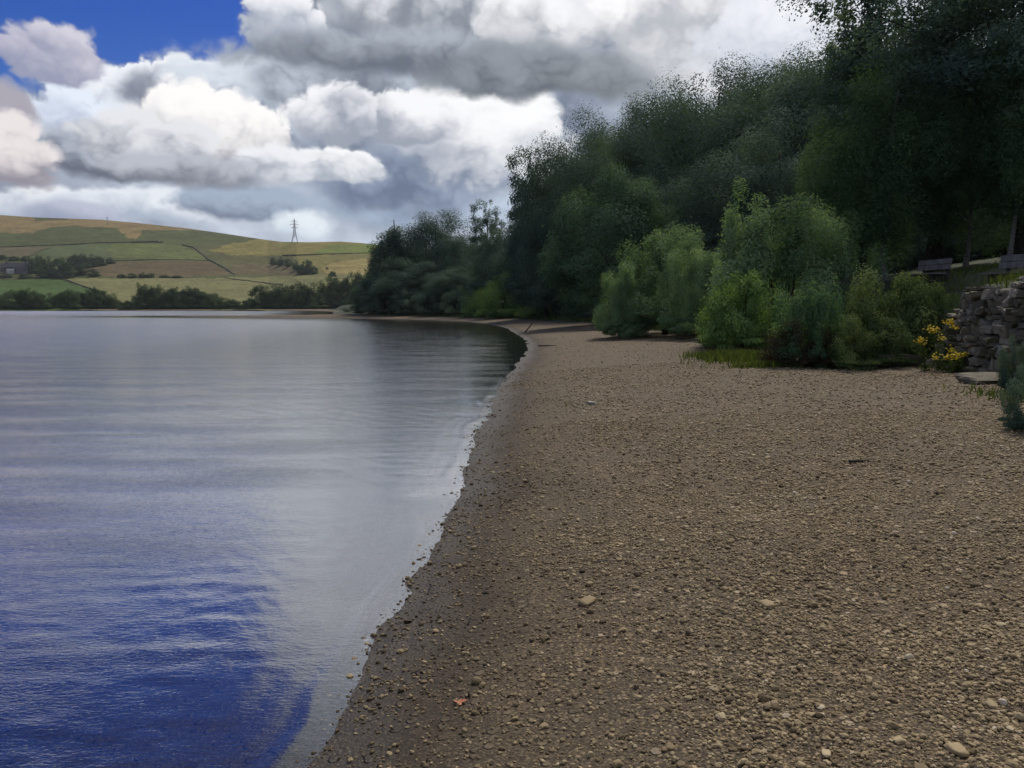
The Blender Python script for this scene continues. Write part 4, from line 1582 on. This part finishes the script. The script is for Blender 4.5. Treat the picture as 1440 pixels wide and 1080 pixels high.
def bench(x, y, rz, label):
    root = bpy.data.objects.new("bench", None)
    COL.objects.link(root)
    root.location = (x, y, hz(x, y) - .02)
    root.rotation_euler = (0, 0, rz)
    tag(root, label, "bench", "wooden benches on the bank above the wall")
    # faces -y in its own frame
    s = MB()
    for k in range(3):
        s.box((0, -.30 + k * .15, .45), (1.6, .138, .045))
    link("seat", s.mesh("seat", [M_bench]), root)
    b = MB()
    for k in range(2):
        b.box((0, .19 + .03 * k, .66 + k * .17), (1.6, .04, .155), 0, -.12)
    link("backrest", b.mesh("backrest", [M_bench]), root)
    for sx in (-.58, .58):
        p = MB()
        p.box((sx, -.22, .21), (.1, .1, .43))
        link("leg", p.mesh("leg", [M_post]), root)
        p = MB()
        p.box((sx, .255, .44), (.1, .08, .90), 0, -.06)
        p.box((sx, .0, .39), (.08, .5, .07))
        link("back_post", p.mesh("back_post", [M_post]), root)


p1 = at(1306, 360, 26.5)
bench(p1[0], p1[1], R(-82), "grey wooden bench farther from the camera left of the dark trunk")
p2 = at(1432, 345, 20.5)
bench(p2[0], p2[1], R(-80), "grey wooden bench nearest the camera cut by the right edge")

# ------------------------------------------------------------------ yellow flowers
M_stem = simple_mat("ragwort_stem", (.04, .06, .02), (.08, .10, .035), 20)
M_petal = simple_mat("yellow_petals", (.72, .52, .02), (.88, .70, .05), 60, .6, .2)
L_rag = leaf_mat("leaf_ragwort", (.03, .05, .018), (.06, .09, .03), (.10, .13, .045), .3)


def ragwort(X, Yb, yy, H, heads, label, seed):
    g = np.random.default_rng(seed)
    p = at(X, Yb, yy)
    root = bpy.data.objects.new("ragwort", None)
    COL.objects.link(root)
    root.location = (p[0], p[1], hz(p[0], p[1]))
    tag(root, label, "wildflower", "yellow ragwort plants by the wall")
    st, C, O = MB(), [], []
    for k in range(heads):
        a = g.random() * 6.28
        rr = .30 * g.random() ** .5
        tip = np.array([rr * math.cos(a), rr * math.sin(a), H * (.62 + .38 * g.random())])
        base = np.array([.05 * math.cos(a), .05 * math.sin(a), -.05])
        mid = (tip + base) / 2 + np.array([0, 0, .06])
        st.tube([base, mid, tip], [.009, .007, .004], 5)
        for q in range(46):
            f = g.random() * .9
            c = base + (tip - base) * f + g.standard_normal(3) * .05
            C.append(c)
            O.append(unit(g.standard_normal(3)))
        fl = MB()
        for q in range(14):
            c = tip + np.array([*(g.standard_normal(2) * .055), .03 * g.standard_normal()])
            nr = unit(np.array([*(g.standard_normal(2) * .5), 1.0]))
            ax = unit(np.cross(nr, g.standard_normal(3)))
            ay = np.cross(nr, ax)
            th = np.linspace(0, 2 * math.pi, 16, endpoint=False)
            rad = np.where(np.arange(16) % 2 == 0, .027, .015)
            V = c + ax * (np.cos(th) * rad)[:, None] + ay * (np.sin(th) * rad)[:, None] + nr * .003
            V = np.concatenate([V, [c + nr * .010], [c - nr * .004]])
            F3 = [(i, (i + 1) % 16, 16) for i in range(16)] + [((i + 1) % 16, i, 17) for i in range(16)]
            fl.add(V, None, F3)
            fl.tube([tip - [0, 0, .05], c - nr * .004], [.003, .002], 3)
        link("flower_head", fl.mesh("flower_head", [M_petal]), root)
    C, O = np.array(C), np.array(O)
    link("stems", st.mesh("stems", [M_stem]), root)
    link("leaves", leaves_mesh("ragwort_leaves", C, O, g, len(C), .11, .035, L_rag, .1, .5 + .2 * g.standard_normal(len(C))), root)


ragwort(1325, 500, 16.5, 1.02, 5, "tall yellow-flowered ragwort against the end of the stone wall", 3)
ragwort(1306, 500, 16.4, .66, 3, "yellow-flowered ragwort left of the tall one with few heads", 4)
ragwort(1338, 508, 15.8, .46, 4, "low yellow-flowered ragwort with the fullest heads at the wall foot", 5)
ragwort(1357, 508, 15.6, .42, 2, "small yellow-flowered ragwort at the wall right of the others", 6)


# ------------------------------------------------------------------ grass
def build_grass():
    g = np.random.default_rng(31)
    Ps, Ls = [], []
    # terrace and bank edge
    n = 26000
    P = np.stack([7.5 + g.random(n) * 9, 8 + g.random(n) * 22], 1)
    h, s, b = terrain(P)
    k = (b > .35) & (g.random(n) < np.clip(.25 + 1.2 * np.exp(-b / 1.2), 0, 1))
    Ps.append(P[k])
    Ls.append(.10 + .16 * g.random(k.sum()))
    # tongue of grass in front of the willow, and fringe along bushes
    for (X, Y, n, sx, sy, L) in ((1035, 478, 2600, .75, 1.5, .17), (1085, 492, 1200, .7, .5, .11), (1175, 497, 700, .8, .25, .10), (1010, 466, 1300, .7, 1.2, .15), (1290, 503, 500, .5, .3, .12), (1425, 560, 300, .4, .8, .09), (905, 461, 1200, 1.6, 1.5, .14)):
        yy = ground_y(X, Y)
        yy = {1035: 21.8, 1085: 18.6}.get(X, yy)
        c = at(X, Y, yy)
        Q = c[:2] + g.standard_normal((n, 2)) * np.array([sx, sy]) * .6
        Ps.append(Q)
        Ls.append(L * (.5 + g.random(n)))
    # bay fringe
    n = 20000
    Q = np.stack([-25 + g.random(n) * 36, 40 + g.random(n) * 100], 1)
    h, s, b = terrain(Q)
    k = (b > -2.5) & (b < .6) & (s > 1.5)
    Ps.append(Q[k])
    Ls.append(.22 + .25 * g.random(k.sum()))
    P = np.concatenate(Ps)
    L = np.concatenate(Ls)
    h, s, b = terrain(P)
    k = s > .8
    P, L, h = P[k], L[k], h[k]
    n = len(P)
    a = g.random(n) * 6.28
    w = .006 + .006 * g.random(n) + .0004 * P[:, 1]
    bend = g.standard_normal((n, 2)) * .35
    C = np.column_stack([P, h - .01])
    side = np.stack([np.cos(a), np.sin(a), 0 * a], 1) * w[:, None]
    mid = C + np.column_stack([bend * .3 * L[:, None], L * .55])
    tip = C + np.column_stack([bend * L[:, None], L])
    V = np.stack([C - side, C + side, mid + side * .7, mid - side * .7, tip], 1).reshape(-1, 3)
    q = np.arange(n)[:, None] * 5
    F4 = q + np.array([[0, 1, 2, 3]])
    F3 = q + np.array([[3, 2, 4]])
    t = np.clip(.5 + .25 * g.standard_normal(n), 0, 1)
    lm = leaf_mat("leaf_grass", (.035, .05, .014), (.075, .105, .026), (.15, .165, .055), .3)
    me = mesh_np("grass", V, [F4, F3], [lm], False, {'tint': ('FACE', 'FLOAT', np.concatenate([t, t]))})
    tag(link("grass", me), kind="stuff")


build_grass()


# ------------------------------------------------------------------ small things on the beach
def fallen_leaf():
    p = at(645, 991, ground_y(645, 991))
    z = hz(p[0], p[1])
    th = np.linspace(0, 2 * math.pi, 20, endpoint=False)
    r = .022 * (1 + .35 * np.cos(5 * th)) * (1 + .25 * np.cos(th))
    V = np.stack([np.cos(th) * r, np.sin(th) * r * .8, .010 + .006 * np.sin(2 * th + 1)], 1)
    n = len(V)
    V = np.concatenate([V, [(0, 0, .007)], V - [0, 0, .0012], [(0, 0, .0058)]])
    F = [(i, (i + 1) % n, n) for i in range(n)] + [(n + 1 + (i + 1) % n, n + 1 + i, 2 * n + 1) for i in range(n)]
    o = link("fallen_leaf", mesh_np("fallen_leaf", V, np.array(F), [simple_mat("orange_leaf", (.46, .17, .08), (.56, .25, .13), 40, .6)]), None, (p[0], p[1], z + .004))
    tag(o, "curled orange leaf lying on the damp gravel near the waterline", "leaf")


fallen_leaf()


def stick(X, Y, L, rz, label, r=.012, up=.0, name="stick", mat_=M_post):
    yy = ground_y(X, Y)
    p = at(X, Y, yy)
    mb = MB()
    g = np.random.default_rng(int(X))
    f = np.linspace(-.5, .5, 6)
    pts = np.stack([f * L, .04 * L * g.standard_normal(6), r * .7 + (f + .5) * up], 1)
    mb.tube(pts, r * np.linspace(1, .55, 6), 6)
    mb.tube([pts[3], pts[3] + [L * .12, L * .14, .01]], [r * .5, r * .2], 5)
    o = link(name, mb.mesh(name, [mat_], True), None, (p[0], p[1], hz(p[0], p[1])), (0, 0, rz))
    tag(o, label, "stick")


stick(744, 468, .55, .3, "dark broken branch standing up at the bend of the shoreline", .05, .62, "branch")
stick(1215, 650, .3, .1, "dark twig lying on the gravel right of centre", .014)
stick(770, 487, .8, .1, "dark driftwood lying on the beach near the bend", .035)
stick(855, 789, .16, .15, "pale curved twig in the foreground gravel", .005, 0, "stick", M_bench)

# ------------------------------------------------------------------ air
def build_haze():
    x0, x1, y0, y1, z0, z1 = -1700, 1000, -640, 2300, -210, 190
    mb = MB()
    mb.box(((x0 + x1) / 2, (y0 + y1) / 2, (z0 + z1) / 2), (x1 - x0, y1 - y0, z1 - z0))
    m, nt, out = mat("air")
    v = nt.node('ShaderNodeVolumePrincipled')
    v.inputs['Color'].default_value = (.86, .92, 1.0, 1)
    v.inputs['Density'].default_value = HAZE
    v.inputs['Anisotropy'].default_value = .3
    nt.l.new(v.outputs[0], out.inputs['Volume'])
    tag(link("haze", mb.mesh("haze", [m])), kind="stuff")


HAZE = .00007
if HAZE:
    build_haze()

# ------------------------------------------------------------------ render settings
S.view_settings.view_transform = 'Standard'
S.view_settings.look = 'None'
S.view_settings.exposure = 0.35
S.view_settings.gamma = 1.0
S.cycles.use_denoising = True
S.cycles.max_bounces = 6
S.cycles.transparent_max_bounces = 8
S.cycles.volume_bounces = 0
S.cycles.caustics_reflective = False
S.cycles.caustics_refractive = False
